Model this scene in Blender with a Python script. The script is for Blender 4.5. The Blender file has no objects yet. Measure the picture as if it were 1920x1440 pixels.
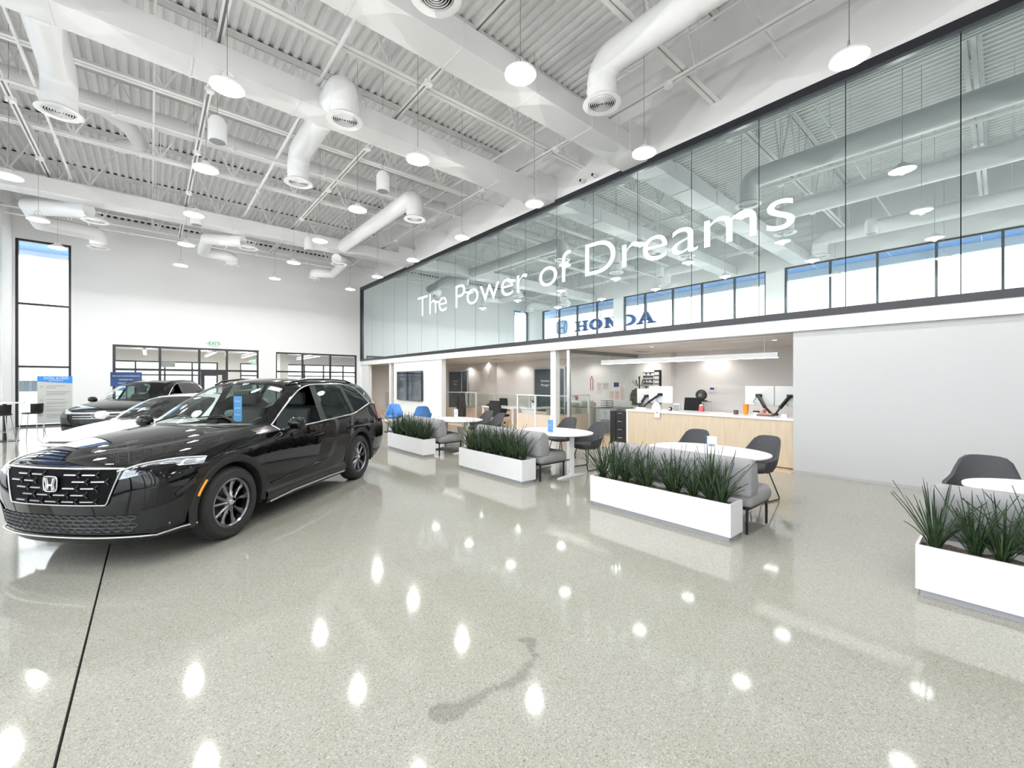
import bpy, bmesh, math, random
from mathutils import Vector, Matrix
random.seed(7)
S = bpy.context.scene
COL = bpy.context.collection
PI = math.pi
# ------------------------------------------------------------------ camera
cam_d = bpy.data.cameras.new('camera'); cam = bpy.data.objects.new('camera', cam_d); COL.objects.link(cam)
CAM_H = 1.62
cam.location = (0, 0, CAM_H); cam.rotation_euler = (PI/2, 0, -math.radians(40.637))
cam_d.sensor_fit = 'HORIZONTAL'; cam_d.sensor_width = 36.0
cam_d.lens = 790.0/1920.0*36.0; cam_d.shift_y = -4.0/1920.0
cam_d.clip_start = 0.05; cam_d.clip_end = 500
S.camera = cam
# ------------------------------------------------------------------ world, exposure
W = bpy.data.worlds.new('overcast_sky'); S.world = W; W.use_nodes = True
bg = W.node_tree.nodes['Background']; bg.inputs[0].default_value = (0.93, 0.97, 1.0, 1); bg.inputs[1].default_value = 3.2
S.view_settings.view_transform = 'Standard'; S.view_settings.look = 'None'
S.view_settings.gamma = 1.0; S.view_settings.use_curve_mapping = False
S.view_settings.exposure = 0.22
cy = S.cycles; cy.max_bounces = 6; cy.diffuse_bounces = 3; cy.glossy_bounces = 3; cy.transmission_bounces = 4; cy.transparent_max_bounces = 14; cy.use_adaptive_sampling = True; cy.adaptive_threshold = 0.1; cy.adaptive_min_samples = 16
cy.caustics_reflective = False; cy.caustics_refractive = False; cy.sample_clamp_indirect = 6.0
GLOW_W = 34.0
LAMP_W = 100.0      # watts of each high-bay pendant
LENS_E = 16.0       # emission of each pendant lens
# ------------------------------------------------------------------ materials
M = {}
def mat(name, col, rough=0.5, metal=0.0, spec=0.5, noise=None, bump=None, coat=0.0, emit=None, aniso=None):
    """Procedural principled material. noise=(scale, amount) varies the colour, bump=(scale, strength)."""
    if name in M: return M[name]
    m = bpy.data.materials.new(name); m.use_nodes = True; nt = m.node_tree; b = nt.nodes['Principled BSDF']
    b.inputs['Base Color'].default_value = (*col, 1); b.inputs['Roughness'].default_value = rough
    b.inputs['Metallic'].default_value = metal; b.inputs['Specular IOR Level'].default_value = spec
    b.inputs['Coat Weight'].default_value = coat; b.inputs['Coat Roughness'].default_value = 0.02
    if noise or bump:
        tc = nt.nodes.new('ShaderNodeTexCoord')
    if noise:
        n = nt.nodes.new('ShaderNodeTexNoise'); n.inputs['Scale'].default_value = noise[0]; n.inputs['Detail'].default_value = 4
        if len(noise) > 2:
            mp = nt.nodes.new('ShaderNodeMapping'); mp.inputs['Scale'].default_value = noise[2]
            nt.links.new(tc.outputs['Object'], mp.inputs[0]); nt.links.new(mp.outputs[0], n.inputs['Vector'])
        else: nt.links.new(tc.outputs['Object'], n.inputs['Vector'])
        r = nt.nodes.new('ShaderNodeValToRGB'); a = noise[1]
        r.color_ramp.elements[0].position = 0.3; r.color_ramp.elements[1].position = 0.7
        r.color_ramp.elements[0].color = (*[c*(1-a) for c in col], 1); r.color_ramp.elements[1].color = (*[min(1, c*(1+a)) for c in col], 1)
        nt.links.new(n.outputs['Fac'], r.inputs[0]); nt.links.new(r.outputs[0], b.inputs['Base Color'])
    if bump:
        n2 = nt.nodes.new('ShaderNodeTexNoise'); n2.inputs['Scale'].default_value = bump[0]
        bp = nt.nodes.new('ShaderNodeBump'); bp.inputs['Strength'].default_value = bump[1]; bp.inputs['Distance'].default_value = 0.01
        nt.links.new(tc.outputs['Object'], n2.inputs['Vector']); nt.links.new(n2.outputs['Fac'], bp.inputs['Height']); nt.links.new(bp.outputs[0], b.inputs['Normal'])
    if emit:
        b.inputs['Emission Color'].default_value = (*emit[:3], 1); b.inputs['Emission Strength'].default_value = emit[3]
    M[name] = m; return m
def glass_mat(name, tint, refl=0.06, rough=0.0):
    if name in M: return M[name]
    m = bpy.data.materials.new(name); m.use_nodes = True; nt = m.node_tree; nt.nodes.clear()
    o = nt.nodes.new('ShaderNodeOutputMaterial'); t = nt.nodes.new('ShaderNodeBsdfTransparent'); g = nt.nodes.new('ShaderNodeBsdfGlossy')
    t.inputs[0].default_value = (*tint, 1); g.inputs['Roughness'].default_value = rough; g.inputs[0].default_value = (0.95, 0.97, 0.97, 1)
    f = nt.nodes.new('ShaderNodeFresnel'); f.inputs[0].default_value = 1.45 if refl < 0.1 else 1.9
    mx = nt.nodes.new('ShaderNodeMixShader')
    ge = nt.nodes.new('ShaderNodeNewGeometry'); inv = nt.nodes.new('ShaderNodeMath'); inv.operation = 'SUBTRACT'; inv.inputs[0].default_value = 1.0
    ml = nt.nodes.new('ShaderNodeMath'); ml.operation = 'MULTIPLY'
    nt.links.new(ge.outputs['Backfacing'], inv.inputs[1]); nt.links.new(f.outputs[0], ml.inputs[0]); nt.links.new(inv.outputs[0], ml.inputs[1])
    nt.links.new(ml.outputs[0], mx.inputs[0]); nt.links.new(t.outputs[0], mx.inputs[1]); nt.links.new(g.outputs[0], mx.inputs[2]); nt.links.new(mx.outputs[0], o.inputs[0])
    M[name] = m; return m
def floor_mat():
    m = bpy.data.materials.new('polished_concrete'); m.use_nodes = True; nt = m.node_tree; b = nt.nodes['Principled BSDF']
    N = nt.nodes.new; L = nt.links.new
    tc = N('ShaderNodeTexCoord')
    v = N('ShaderNodeTexVoronoi'); v.inputs['Scale'].default_value = 190
    rp = N('ShaderNodeValToRGB'); e = rp.color_ramp.elements            # aggregate specks by random cell value
    sep = N('ShaderNodeSeparateColor')
    L(tc.outputs['Object'], v.inputs['Vector']); L(v.outputs['Color'], sep.inputs[0]); L(sep.outputs[0], rp.inputs[0])
    e[0].position = 0.0; e[0].color = (0.21, 0.20, 0.18, 1); e[1].position = 0.09; e[1].color = (0.335, 0.325, 0.295, 1)
    a = rp.color_ramp.elements.new(0.5); a.color = (0.39, 0.38, 0.347, 1)
    c = rp.color_ramp.elements.new(0.90); c.color = (0.42, 0.41, 0.38, 1)
    d = rp.color_ramp.elements.new(0.97); d.color = (0.52, 0.51, 0.48, 1)
    n = N('ShaderNodeTexNoise'); n.inputs['Scale'].default_value = 0.6; n.inputs['Detail'].default_value = 5
    L(tc.outputs['Object'], n.inputs['Vector'])
    r2 = N('ShaderNodeValToRGB'); r2.color_ramp.elements[0].position = .35; r2.color_ramp.elements[1].position = .7
    r2.color_ramp.elements[0].color = (0.90, 0.91, 0.86, 1); r2.color_ramp.elements[1].color = (1.0, 0.99, 0.97, 1)
    L(n.outputs['Fac'], r2.inputs[0])
    mx = N('ShaderNodeMix'); mx.data_type = 'RGBA'; mx.blend_type = 'MULTIPLY'; mx.inputs[0].default_value = 1
    L(rp.outputs[0], mx.inputs[6]); L(r2.outputs[0], mx.inputs[7])
    # dark wet-looking stain trail: distance to a polyline of points in floor coordinates
    pts = [(1.76, 1.99), (1.80, 1.93), (1.73, 1.80), (1.60, 1.735), (1.47, 1.72), (1.33, 1.765), (1.22, 1.755), (1.13, 1.77), (1.07, 1.80)]
    xy = N('ShaderNodeVectorMath'); xy.operation = 'MULTIPLY'; xy.inputs[1].default_value = (1, 1, 0)
    n3 = N('ShaderNodeTexNoise'); n3.inputs['Scale'].default_value = 9; L(tc.outputs['Object'], n3.inputs['Vector'])
    nsub = N('ShaderNodeVectorMath'); nsub.operation = 'SUBTRACT'; nsub.inputs[1].default_value = (.5, .5, .5); L(n3.outputs['Color'], nsub.inputs[0])
    nsc = N('ShaderNodeVectorMath'); nsc.operation = 'SCALE'; nsc.inputs['Scale'].default_value = 0.10; L(nsub.outputs[0], nsc.inputs[0])
    add = N('ShaderNodeVectorMath'); add.operation = 'ADD'; L(tc.outputs['Object'], add.inputs[0]); L(nsc.outputs[0], add.inputs[1]); L(add.outputs[0], xy.inputs[0])
    prev = None
    for i in range(len(pts)-1):
        for k in range(3):
            t = k/3.0; px = pts[i][0]*(1-t)+pts[i+1][0]*t; py = pts[i][1]*(1-t)+pts[i+1][1]*t
            ds = N('ShaderNodeVectorMath'); ds.operation = 'DISTANCE'; ds.inputs[1].default_value = (px, py, 0); L(xy.outputs[0], ds.inputs[0])
            w = N('ShaderNodeMath'); w.operation = 'SUBTRACT'; w.inputs[1].default_value = 0.012 + 0.022*abs(math.sin(i*1.3+k*.7)) + (0.03 if i > 6 else 0)
            L(ds.outputs['Value'], w.inputs[0])
            if prev is None: prev = w.outputs[0]
            else:
                mn = N('ShaderNodeMath'); mn.operation = 'MINIMUM'; L(prev, mn.inputs[0]); L(w.outputs[0], mn.inputs[1]); prev = mn.outputs[0]
    mr = N('ShaderNodeMapRange'); mr.inputs['From Min'].default_value = -0.01; mr.inputs['From Max'].default_value = 0.015
    mr.inputs['To Min'].default_value = 0.72; mr.inputs['To Max'].default_value = 1.0; L(prev, mr.inputs['Value'])
    m2 = N('ShaderNodeMix'); m2.data_type = 'RGBA'; m2.blend_type = 'MULTIPLY'; m2.inputs[0].default_value = 1
    L(mx.outputs[2], m2.inputs[6]); L(mr.outputs[0], m2.inputs[7])
    L(m2.outputs[2], b.inputs['Base Color'])
    b.inputs['Roughness'].default_value = 0.065; b.inputs['Specular IOR Level'].default_value = 0.55
    M['polished_concrete'] = m; return m
def wood_mat(name, c1, c2, scale=(1, 1, 1), rough=0.45):
    if name in M: return M[name]
    m = bpy.data.materials.new(name); m.use_nodes = True; nt = m.node_tree; b = nt.nodes['Principled BSDF']; N = nt.nodes.new; L = nt.links.new
    tc = N('ShaderNodeTexCoord'); mp = N('ShaderNodeMapping'); mp.inputs['Scale'].default_value = scale
    n = N('ShaderNodeTexNoise'); n.inputs['Scale'].default_value = 6; n.inputs['Detail'].default_value = 6
    r = N('ShaderNodeValToRGB'); r.color_ramp.elements[0].color = (*c1, 1); r.color_ramp.elements[1].color = (*c2, 1)
    r.color_ramp.elements[0].position = .3; r.color_ramp.elements[1].position = .7
    L(tc.outputs['Object'], mp.inputs[0]); L(mp.outputs[0], n.inputs['Vector']); L(n.outputs['Fac'], r.inputs[0]); L(r.outputs[0], b.inputs['Base Color'])
    b.inputs['Roughness'].default_value = rough; M[name] = m; return m
def mirror_glass_mat():
    m = bpy.data.materials.new('reflective_teal_glass'); m.use_nodes = True; nt = m.node_tree; nt.nodes.clear(); N = nt.nodes.new
    o = N('ShaderNodeOutputMaterial'); g = N('ShaderNodeBsdfGlossy'); d = N('ShaderNodeBsdfDiffuse'); mx = N('ShaderNodeMixShader')
    g.inputs[0].default_value = (0.81, 0.90, 0.915, 1); g.inputs['Roughness'].default_value = 0.0
    d.inputs[0].default_value = (0.30, 0.42, 0.46, 1); mx.inputs[0].default_value = 0.10
    lw_ = N('ShaderNodeLayerWeight'); lw_.inputs['Blend'].default_value = .5; rp_ = N('ShaderNodeValToRGB')          # stronger mirror at grazing angles
    rp_.color_ramp.elements[0].position = .25; rp_.color_ramp.elements[0].color = (0.85, 0.94, 0.94, 1); rp_.color_ramp.elements[1].position = .95; rp_.color_ramp.elements[1].color = (0.93, 0.99, 1.0, 1)
    nt.links.new(lw_.outputs['Facing'], rp_.inputs[0]); nt.links.new(rp_.outputs[0], g.inputs[0])
    nt.links.new(g.outputs[0], mx.inputs[1]); nt.links.new(d.outputs[0], mx.inputs[2]); nt.links.new(mx.outputs[0], o.inputs[0])
    M['reflective_teal_glass'] = m; return m
mat('wall_white', (0.86, 0.86, 0.86), 0.65, bump=(60, 0.03))
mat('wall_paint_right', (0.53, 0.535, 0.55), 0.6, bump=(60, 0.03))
mat('bulkhead_white', (0.88, 0.88, 0.88), 0.5)
mat('office_white', (0.86, 0.83, 0.815), 0.7, bump=(50, 0.03))
mat('office_grey', (0.66, 0.69, 0.70), 0.7)
mat('ceil_white', (0.95, 0.945, 0.94), 0.7, noise=(3, 0.03))
mat('steel_white', (0.90, 0.895, 0.885), 0.55, noise=(5, 0.02))
mat('duct_white', (0.80, 0.80, 0.805), 0.5, noise=(2, 0.015))
mat('frame_black', (0.018, 0.018, 0.024), 0.35)
mat('plinth_pale', (0.45, 0.45, 0.46), .5)
mat('black', (0.012, 0.012, 0.013), 0.45)
mat('black_soft', (0.02, 0.02, 0.022), 0.8, bump=(200, .1))
mat('dark_gap', (0.03, 0.03, 0.03), 0.9)
mat('white_gloss', (0.86, 0.86, 0.87), 0.18)
mat('white_matte', (0.85, 0.85, 0.85), 0.5)
mat('paper', (0.85, 0.84, 0.83), 0.7)
mat('chrome', (0.80, 0.80, 0.82), 0.12, 1.0)
mat('steel_grey', (0.45, 0.45, 0.46), 0.3, 1.0)
mat('alu', (0.62, 0.64, 0.66), 0.35, 1.0)
mat('grey_plastic', (0.30, 0.30, 0.31), 0.5)
mat('asphalt', (0.60, 0.60, 0.60), 0.9, noise=(3, .1))
glass_mat('clear_glass', (0.97, 0.985, 0.98)); glass_mat('partition_glass', (0.94, 0.965, 0.96))
floor_mat(); mirror_glass_mat()
wood_mat('oak_front', (0.60, 0.49, 0.36), (0.68, 0.575, 0.44), (3, 3, 0.25)); wood_mat('oak_panel', (0.68, 0.57, 0.46), (0.75, 0.64, 0.53), (3, 3, 0.3))
wood_mat('plank_floor', (0.62, 0.47, 0.29), (0.72, 0.57, 0.38), (.3, 4, 1), .35)
# ------------------------------------------------------------------ mesh helpers
class MB:
    def __init__(s): s.v = []; s.f = []
    def add(s, vs, fs):
        k = len(s.v); s.v += [tuple(p) for p in vs]; s.f += [tuple(k+i for i in f) for f in fs]; return s
    def box(s, x0, x1, y0, y1, z0, z1):
        return s.add([(x0,y0,z0),(x1,y0,z0),(x1,y1,z0),(x0,y1,z0),(x0,y0,z1),(x1,y0,z1),(x1,y1,z1),(x0,y1,z1)],
                     [(0,3,2,1),(4,5,6,7),(0,1,5,4),(1,2,6,5),(2,3,7,6),(3,0,4,7)])
    def bar(s, p0, p1, w, h=None, up=(0,0,1)):
        h = w if h is None else h
        p0 = Vector(p0); p1 = Vector(p1); d = (p1-p0).normalized(); u = Vector(up)
        if abs(d.dot(u)) > .98: u = Vector((1,0,0))
        a = d.cross(u).normalized()*(w/2); b = a.cross(d).normalized()*(h/2)
        vs = [p0-a-b, p0+a-b, p0+a+b, p0-a+b, p1-a-b, p1+a-b, p1+a+b, p1-a+b]
        return s.add(vs, [(0,3,2,1),(4,5,6,7),(0,1,5,4),(1,2,6,5),(2,3,7,6),(3,0,4,7)])
    def cyl(s, p0, p1, r, n=12, r2=None, caps=True):
        r2 = r if r2 is None else r2
        p0 = Vector(p0); p1 = Vector(p1); d = (p1-p0).normalized(); u = Vector((0,0,1))
        if abs(d.dot(u)) > .98: u = Vector((1,0,0))
        a = d.cross(u).normalized(); b = d.cross(a)
        vs = [p0+(a*math.cos(2*PI*i/n)+b*math.sin(2*PI*i/n))*r for i in range(n)] + [p1+(a*math.cos(2*PI*i/n)+b*math.sin(2*PI*i/n))*r2 for i in range(n)]
        fs = [(i, n+i, n+(i+1) % n, (i+1) % n) for i in range(n)]
        if caps: fs += [tuple(range(n)), tuple(range(2*n-1, n-1, -1))]
        return s.add(vs, fs)
    def tube(s, pts, r, n=8, closed=False):
        P = [Vector(p) for p in pts]; m = len(P); rows = []; a = None
        for i in range(m):
            d = (P[(i+1) % m]-P[i-1]) if closed else (P[min(i+1, m-1)]-P[max(i-1, 0)])
            d.normalize()
            if a is None:
                u = Vector((0,0,1)) if abs(d.z) < .9 else Vector((1,0,0)); a = d.cross(u).normalized()
            else: a = (a-d*a.dot(d)).normalized()
            b = d.cross(a); rr = r[i] if isinstance(r, (list, tuple)) else r
            rows.append([P[i]+(a*math.cos(2*PI*j/n)+b*math.sin(2*PI*j/n))*rr for j in range(n)])
        k = len(s.v); s.v += [tuple(p) for row in rows for p in row]
        for i in range(m if closed else m-1):
            for j in range(n):
                i2 = (i+1) % m; s.f.append((k+i*n+j, k+i*n+(j+1) % n, k+i2*n+(j+1) % n, k+i2*n+j))
        if not closed: s.f += [tuple(k+j for j in range(n-1, -1, -1)), tuple(k+(m-1)*n+j for j in range(n))]
        return s
    def lathe(s, prof, n=24, c=(0,0,0), axis='z'):
        k = len(s.v); m = len(prof)
        for r, z in prof:
            for j in range(n):
                a = 2*PI*j/n; x, y = r*math.cos(a), r*math.sin(a)
                p = (x, y, z) if axis == 'z' else ((z, x, y) if axis == 'x' else (y, z, x))
                s.v.append((p[0]+c[0], p[1]+c[1], p[2]+c[2]))
        for i in range(m-1):
            for j in range(n): s.f.append((k+i*n+j, k+i*n+(j+1) % n, k+(i+1)*n+(j+1) % n, k+(i+1)*n+j))
        return s
    def disc(s, c, r, n=24, ry=None):
        ry = r if ry is None else ry
        return s.add([(c[0]+r*math.cos(2*PI*i/n), c[1]+ry*math.sin(2*PI*i/n), c[2]) for i in range(n)], [tuple(range(n))])
    def prism(s, poly, f0, f1):
        n = len(poly); vs = [f0(*p) for p in poly]+[f1(*p) for p in poly]
        return s.add(vs, [tuple(range(n-1, -1, -1)), tuple(range(n, 2*n))]+[(i, (i+1) % n, n+(i+1) % n, n+i) for i in range(n)])
    def grid(s, rows, closed=False):
        n = len(rows[0]); k = len(s.v); s.v += [tuple(p) for r in rows for p in r]
        for i in range(len(rows)-1):
            for j in range(n if closed else n-1): s.f.append((k+i*n+j, k+i*n+(j+1) % n, k+(i+1)*n+(j+1) % n, k+(i+1)*n+j))
        return s
    def xf(s, mtx):
        s.v = [tuple(mtx @ Vector(p)) for p in s.v]; return s
    def mesh(s, name, bevel=0, seg=2, smooth=None, fix=True):
        me = bpy.data.meshes.new(name); me.from_pydata(s.v, [], s.f)
        if bevel or fix:
            bm = bmesh.new(); bm.from_mesh(me)
            if bevel:
                bmesh.ops.bevel(bm, geom=[e for e in bm.edges if e.is_manifold and e.calc_face_angle(0) > .5], offset=bevel, segments=seg, affect='EDGES', profile=.5, clamp_overlap=True)
            if fix: bmesh.ops.recalc_face_normals(bm, faces=bm.faces)
            bm.to_mesh(me); bm.free()
        if smooth is not None:
            me.polygons.foreach_set('use_smooth', [True]*len(me.polygons)); me.set_sharp_from_angle(angle=math.radians(smooth))
        return me
    def build(s, name, m, parent=None, **k):
        return link(name, s.mesh(name, **k), m, parent)
def link(name, me, m, parent=None):
    if m is not None and not me.materials: me.materials.append(M[m] if isinstance(m, str) else m)
    o = bpy.data.objects.new(name, me); COL.objects.link(o)
    if parent is not None: o.parent = parent
    return o
def tag(o, label, cat, group=None, kind=None):
    o['label'] = label; o['category'] = cat
    if group: o['group'] = group
    if kind: o['kind'] = kind
    return o
def thing(name, label, cat, loc=(0,0,0), rz=0, group=None):
    o = bpy.data.objects.new(name, None); COL.objects.link(o); o.empty_display_size = .1
    o.location = loc; o.rotation_euler = (0, 0, rz); return tag(o, label, cat, group)
def struct(o, label=None):
    o['kind'] = 'structure'
    if label: o['label'] = label
    return o
def copy_tree(o, parent=None):
    c = o.copy(); COL.objects.link(c); c.parent = parent
    for ch in [x for x in o.children]: copy_tree(ch, c)
    return c
def text_mesh(body, size, extrude=0.0, align='CENTER', res=4, bold=0.0, shear=0.0):
    cu = bpy.data.curves.new('lettering', 'FONT'); cu.body = body; cu.size = size; cu.extrude = extrude; cu.align_x = align; cu.resolution_u = res
    cu.offset = bold; cu.shear = shear
    ob = bpy.data.objects.new('lettering_tmp', cu); COL.objects.link(ob)
    me = bpy.data.meshes.new_from_object(ob.evaluated_get(bpy.context.evaluated_depsgraph_get()))
    bpy.data.objects.remove(ob); bpy.data.curves.remove(cu); return me
def text_obj(name, body, size, m, parent, mtx, extrude=0.0, **k):
    me = text_mesh(body, size, extrude, **k); me.transform(mtx); me.materials.clear(); return link(name, me, m, parent)
# frames for text: FX- faces -X (reads towards -Y), FY- faces -Y (reads towards +X)
def frame_nx(x, y, z): return Matrix(((0,0,-1,x),(-1,0,0,y),(0,1,0,z),(0,0,0,1)))
def frame_ny(x, y, z): return Matrix(((1,0,0,x),(0,0,-1,y),(0,1,0,z),(0,0,0,1)))
def rbox(x0, x1, y0, y1, z0, z1): return MB().box(x0, x1, y0, y1, z0, z1)
def h_badge(root, x, y, z, s, tilt=0.0, m='chrome', back='black'):
    """chrome rounded-square emblem with the letter H, facing +x"""
    def loop(k, n=28):
        P = []
        for i in range(n):
            a = 2*PI*i/n; c, q = math.cos(a), math.sin(a); e = .45
            yy = s*.5*k*math.copysign(abs(c)**e, c); zz = s*.47*k*math.copysign(abs(q)**e, q)
            P.append((0, yy*(1.0+.10*zz/s), zz))
        return P
    b = bpy.data.objects.new('emblem', None); COL.objects.link(b); b.parent = root; b.location = (x, y, z); b.rotation_euler = (0, -tilt, 0)
    MB().add(loop(1.04), [tuple(range(28))]).build('emblem_back', back, b).location = (-.004, 0, 0)
    MB().tube(loop(1.0), s*.045, 8, True).build('emblem_ring', m, b, smooth=60)
    lt = MB(); w = s*.10
    for sg in (1, -1):
        pts = [(0, sg*s*.32, s*.40), (0, sg*s*.22, s*.0), (0, sg*s*.20, -s*.06), (0, sg*s*.24, -s*.38)]
        rows = [[(.0, p[1]-w*f, p[2]), (.012, p[1]-w*f*.5, p[2]), (.012, p[1]+w*f*.5, p[2]), (0, p[1]+w*f, p[2])] for p, f in zip(pts, (.95, .6, .6, .85))]
        lt.grid(rows)
    lt.box(0, .011, -s*.20, s*.20, -s*.11, s*.01)
    lt.build('emblem_letter', m, b, smooth=50)
    return b
# ================================================================== THE SETTING
X0, XG, Y0, YE, ZD = -3.7, 8.75, -7.5, 22.8, 9.1
# floor: two polished slabs with a sawn joint between them, over a dark base
floor = struct(rbox(X0-.1, XG+.4, Y0, YE+.3, -.12, -.03).build('floor', 'dark_gap'))
for xa, xb, ya in ((X0, -.312, Y0), (-.300, 8.6, Y0), (8.6, 8.8, None)):
    rbox(xa, xb, Y0, YE if ya is not None else 2.45, -.04, 0).build('floor_slab', 'polished_concrete', floor)
struct(MB().box(8.6, 12.3, 2.45, YE, -.04, 0.002).box(8.8, 12.3, .3, 2.45, -.04, .002).build('floor_office', 'plank_floor'))
struct(rbox(-1.9, 12.3, YE, 30.0, -.04, 0).build('floor_lobby', 'polished_concrete'))
# ---- end wall with openings
we = MB()
we.box(X0-.25, -3.64, YE, YE+.25, 0, ZD+.1); we.box(-3.64, -2.26, YE, YE+.25, 6.74, ZD+.1)
we.box(-2.26, -1.13, YE, YE+.25, 0, ZD+.1); we.box(-1.13, 3.88, YE, YE+.25, 3.10, ZD+.1)
we.box(3.88, 4.56, YE, YE+.25, 0, ZD+.1); we.box(4.56, 8.48, YE, YE+.25, 3.06, ZD+.1); we.box(8.48, XG+.2, YE, YE+.25, 0, ZD+.1)
wall_end = struct(we.build('wall_end', 'wall_white'))
rbox(4.56-.70, 4.58, YE-.03, YE, 0, 3.06).build('pilaster', 'wall_white', wall_end)
# ---- left exterior wall: piers, head and sill, window strips between
wl = MB()
PIERS = [(21.45, YE), (14.62, 15.32), (6.28, 7.02), (-2.05, -1.35), (Y0, -6.9)]
for a, b in PIERS: wl.box(X0-.3, X0, a, b, 0, 6.66)
wl.box(X0-.3, X0, Y0, YE, 6.66, ZD+.1)
wall_left = struct(wl.build('wall_left', 'wall_white'))
struct(rbox(X0-.3, XG+.3, Y0-.25, Y0, 0, ZD+.1).build('wall_back', 'wall_white'))
def window(name, along, fixed, a, b, muls, trans, z0, z1, fw=.07, d=.14, door=None):
    """Framed glazing along 'x' (plane y=fixed) or 'y' (plane x=fixed): frame, each mullion, each rail, each pane."""
    root = bpy.data.objects.new(name, None); COL.objects.link(root); struct(root)
    def bx(u0, u1, v0, v1, dd=d):
        return rbox(u0, u1, fixed-dd/2, fixed+dd/2, v0, v1) if along == 'x' else rbox(fixed-dd/2, fixed+dd/2, u0, u1, v0, v1)
    f = MB()
    for q in (bx(a, a+fw, z0, z1), bx(b-fw, b, z0, z1), bx(a+fw, b-fw, z1-fw, z1), bx(a+fw, b-fw, z0, z0+fw)): f.add(q.v, q.f)
    f.build('window_frame', 'frame_black', root)
    us = [a+fw]+[m for m in muls]+[b-fw]
    for m in muls: bx(m-fw/2, m+fw/2, z0+fw, z1-fw).build('mullion', 'frame_black', root)
    zs = [z0+fw]+list(trans)+[z1-fw]
    for i in range(len(us)-1):
        u0 = us[i]+(fw/2 if i else 0); u1 = us[i+1]-(fw/2 if i < len(us)-2 else 0)
        for t in trans: bx(u0, u1, t-fw/2, t+fw/2, d*.9).build('rail', 'frame_black', root)
        for k in range(len(zs)-1):
            v0 = zs[k]+(fw/2 if k else 0); v1 = zs[k+1]-(fw/2 if k < len(zs)-2 else 0)
            bx(u0, u1, v0, v1, .012).build('pane', 'clear_glass', root)
    return root
win_n = 0
for a, b, mu in ((15.32, 21.45, (16.64, 18.25, 19.87)), (7.02, 14.62, (8.41, 9.99, 11.57, 13.25)), (-1.35, 6.28, (0.0, 1.55, 3.16, 4.65)), (-6.9, -2.05, (-5.3, -3.7))):
    win_n += 1; window('window_%d' % win_n, 'y', X0-.15, a, b, mu, (2.17, 4.43), 0, 6.66)
window('window_5', 'x', YE+.1, -3.64, -2.26, (), (2.17, 4.43), 0, 6.74)
w6 = window('window_6', 'x', YE+.08, -1.13, 3.88, (0.3, 1.62, 2.62), (2.12,), 0, 3.10, fw=.085)
window('window_7', 'x', YE+.08, 4.56, 8.48, (5.78, 7.12), (2.12,), 0, 3.06, fw=.075)
dr = bpy.data.objects.new('door_1', None); COL.objects.link(dr); struct(dr)
f = MB(); f.box(1.67, 1.80, YE-.01, YE+.05, 0, 2.1); f.box(2.44, 2.57, YE-.01, YE+.05, 0, 2.1); f.box(1.80, 2.44, YE-.01, YE+.05, 1.93, 2.1); f.box(1.80, 2.44, YE-.01, YE+.05, 0, .25)
f.build('door_frame', 'frame_black', dr); rbox(1.80, 2.44, YE+.015, YE+.025, .25, 1.93).build('pane', 'clear_glass', dr)
MB().tube([(1.86, YE-.01, .9), (1.86, YE-.07, .93), (1.86, YE-.07, 1.27), (1.86, YE-.01, 1.3)], .012).build('door_handle', 'chrome', dr)
# ---- glass side: upper wall, frame, panes, bulkhead, lower walls
struct(rbox(XG, XG+.25, Y0, YE, 6.75, ZD+.1).build('wall_right', 'wall_white'))
struct(rbox(8.68, XG+.3, Y0, YE, 2.52, 2.74).build('trim_1', 'bulkhead_white'), 'white bulkhead band under the glass wall')
gw = bpy.data.objects.new('glass_wall', None); COL.objects.link(gw); struct(gw, 'reflective teal glass wall with black frame above the offices')
f = MB(); f.box(8.66, 8.86, Y0, YE, 6.60, 6.75); f.box(8.66, 8.86, Y0, YE, 2.74, 2.86); f.box(8.66, 8.86, YE-.09, YE, 2.86, 6.60)
f.build('frame', 'frame_black', gw)
rbox(8.80, 8.84, Y0, YE-.09, 2.86, 6.60).build('backing', 'dark_gap', gw)
yj = [0.39+1.31*k for k in range(-6, 17)]+[YE-.09]
for a, b in zip(yj[:-1], yj[1:]):
    if b-a > .1: rbox(XG, XG+.012, a+.006, b-.006, 2.86, 6.60).build('pane', 'reflective_teal_glass', gw)
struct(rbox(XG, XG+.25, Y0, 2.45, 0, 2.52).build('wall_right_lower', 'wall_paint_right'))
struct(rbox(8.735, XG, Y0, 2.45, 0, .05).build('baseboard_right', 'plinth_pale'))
struct(rbox(XG, XG+.2, 14.48, 18.81, 0, 2.52).build('wall_display', 'bulkhead_white'), 'white wall panel that carries the television')
struct(rbox(XG, XG+.2, 21.9, YE, 0, 2.52).build('wall_right_end', 'wall_white'))
struct(rbox(8.96, 12.4, 0.3, YE, 2.52, 2.70).build('ceiling_office', 'office_white'))
struct(rbox(12.2, 12.4, 0.3, YE, 0, 2.52).build('wall_office', 'office_white'))
struct(rbox(9.0, 12.2, 0.1, 0.3, 0, 2.52).build('wall_office_end', 'office_white'))
for ya, yb, nm, mm in ((15.3, 15.95, 'trim_2', 'office_white'), (6.55, 6.85, 'trim_3', 'office_white')):
    struct(rbox(11.75 if nm == 'trim_2' else 11.95, 12.2, ya, yb, 0, 2.52).build(nm, mm), 'white pilaster on the office back wall')
struct(rbox(8.80, 8.98, 8.34, 8.54, 0, 2.52).build('trim_4', 'bulkhead_white'), 'slim white column standing behind the second planter table')
struct(rbox(8.80, 8.92, 19.25, 19.42, 0, 2.52).build('trim_5', 'bulkhead_white'), 'slim white post left of the television wall')
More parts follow.
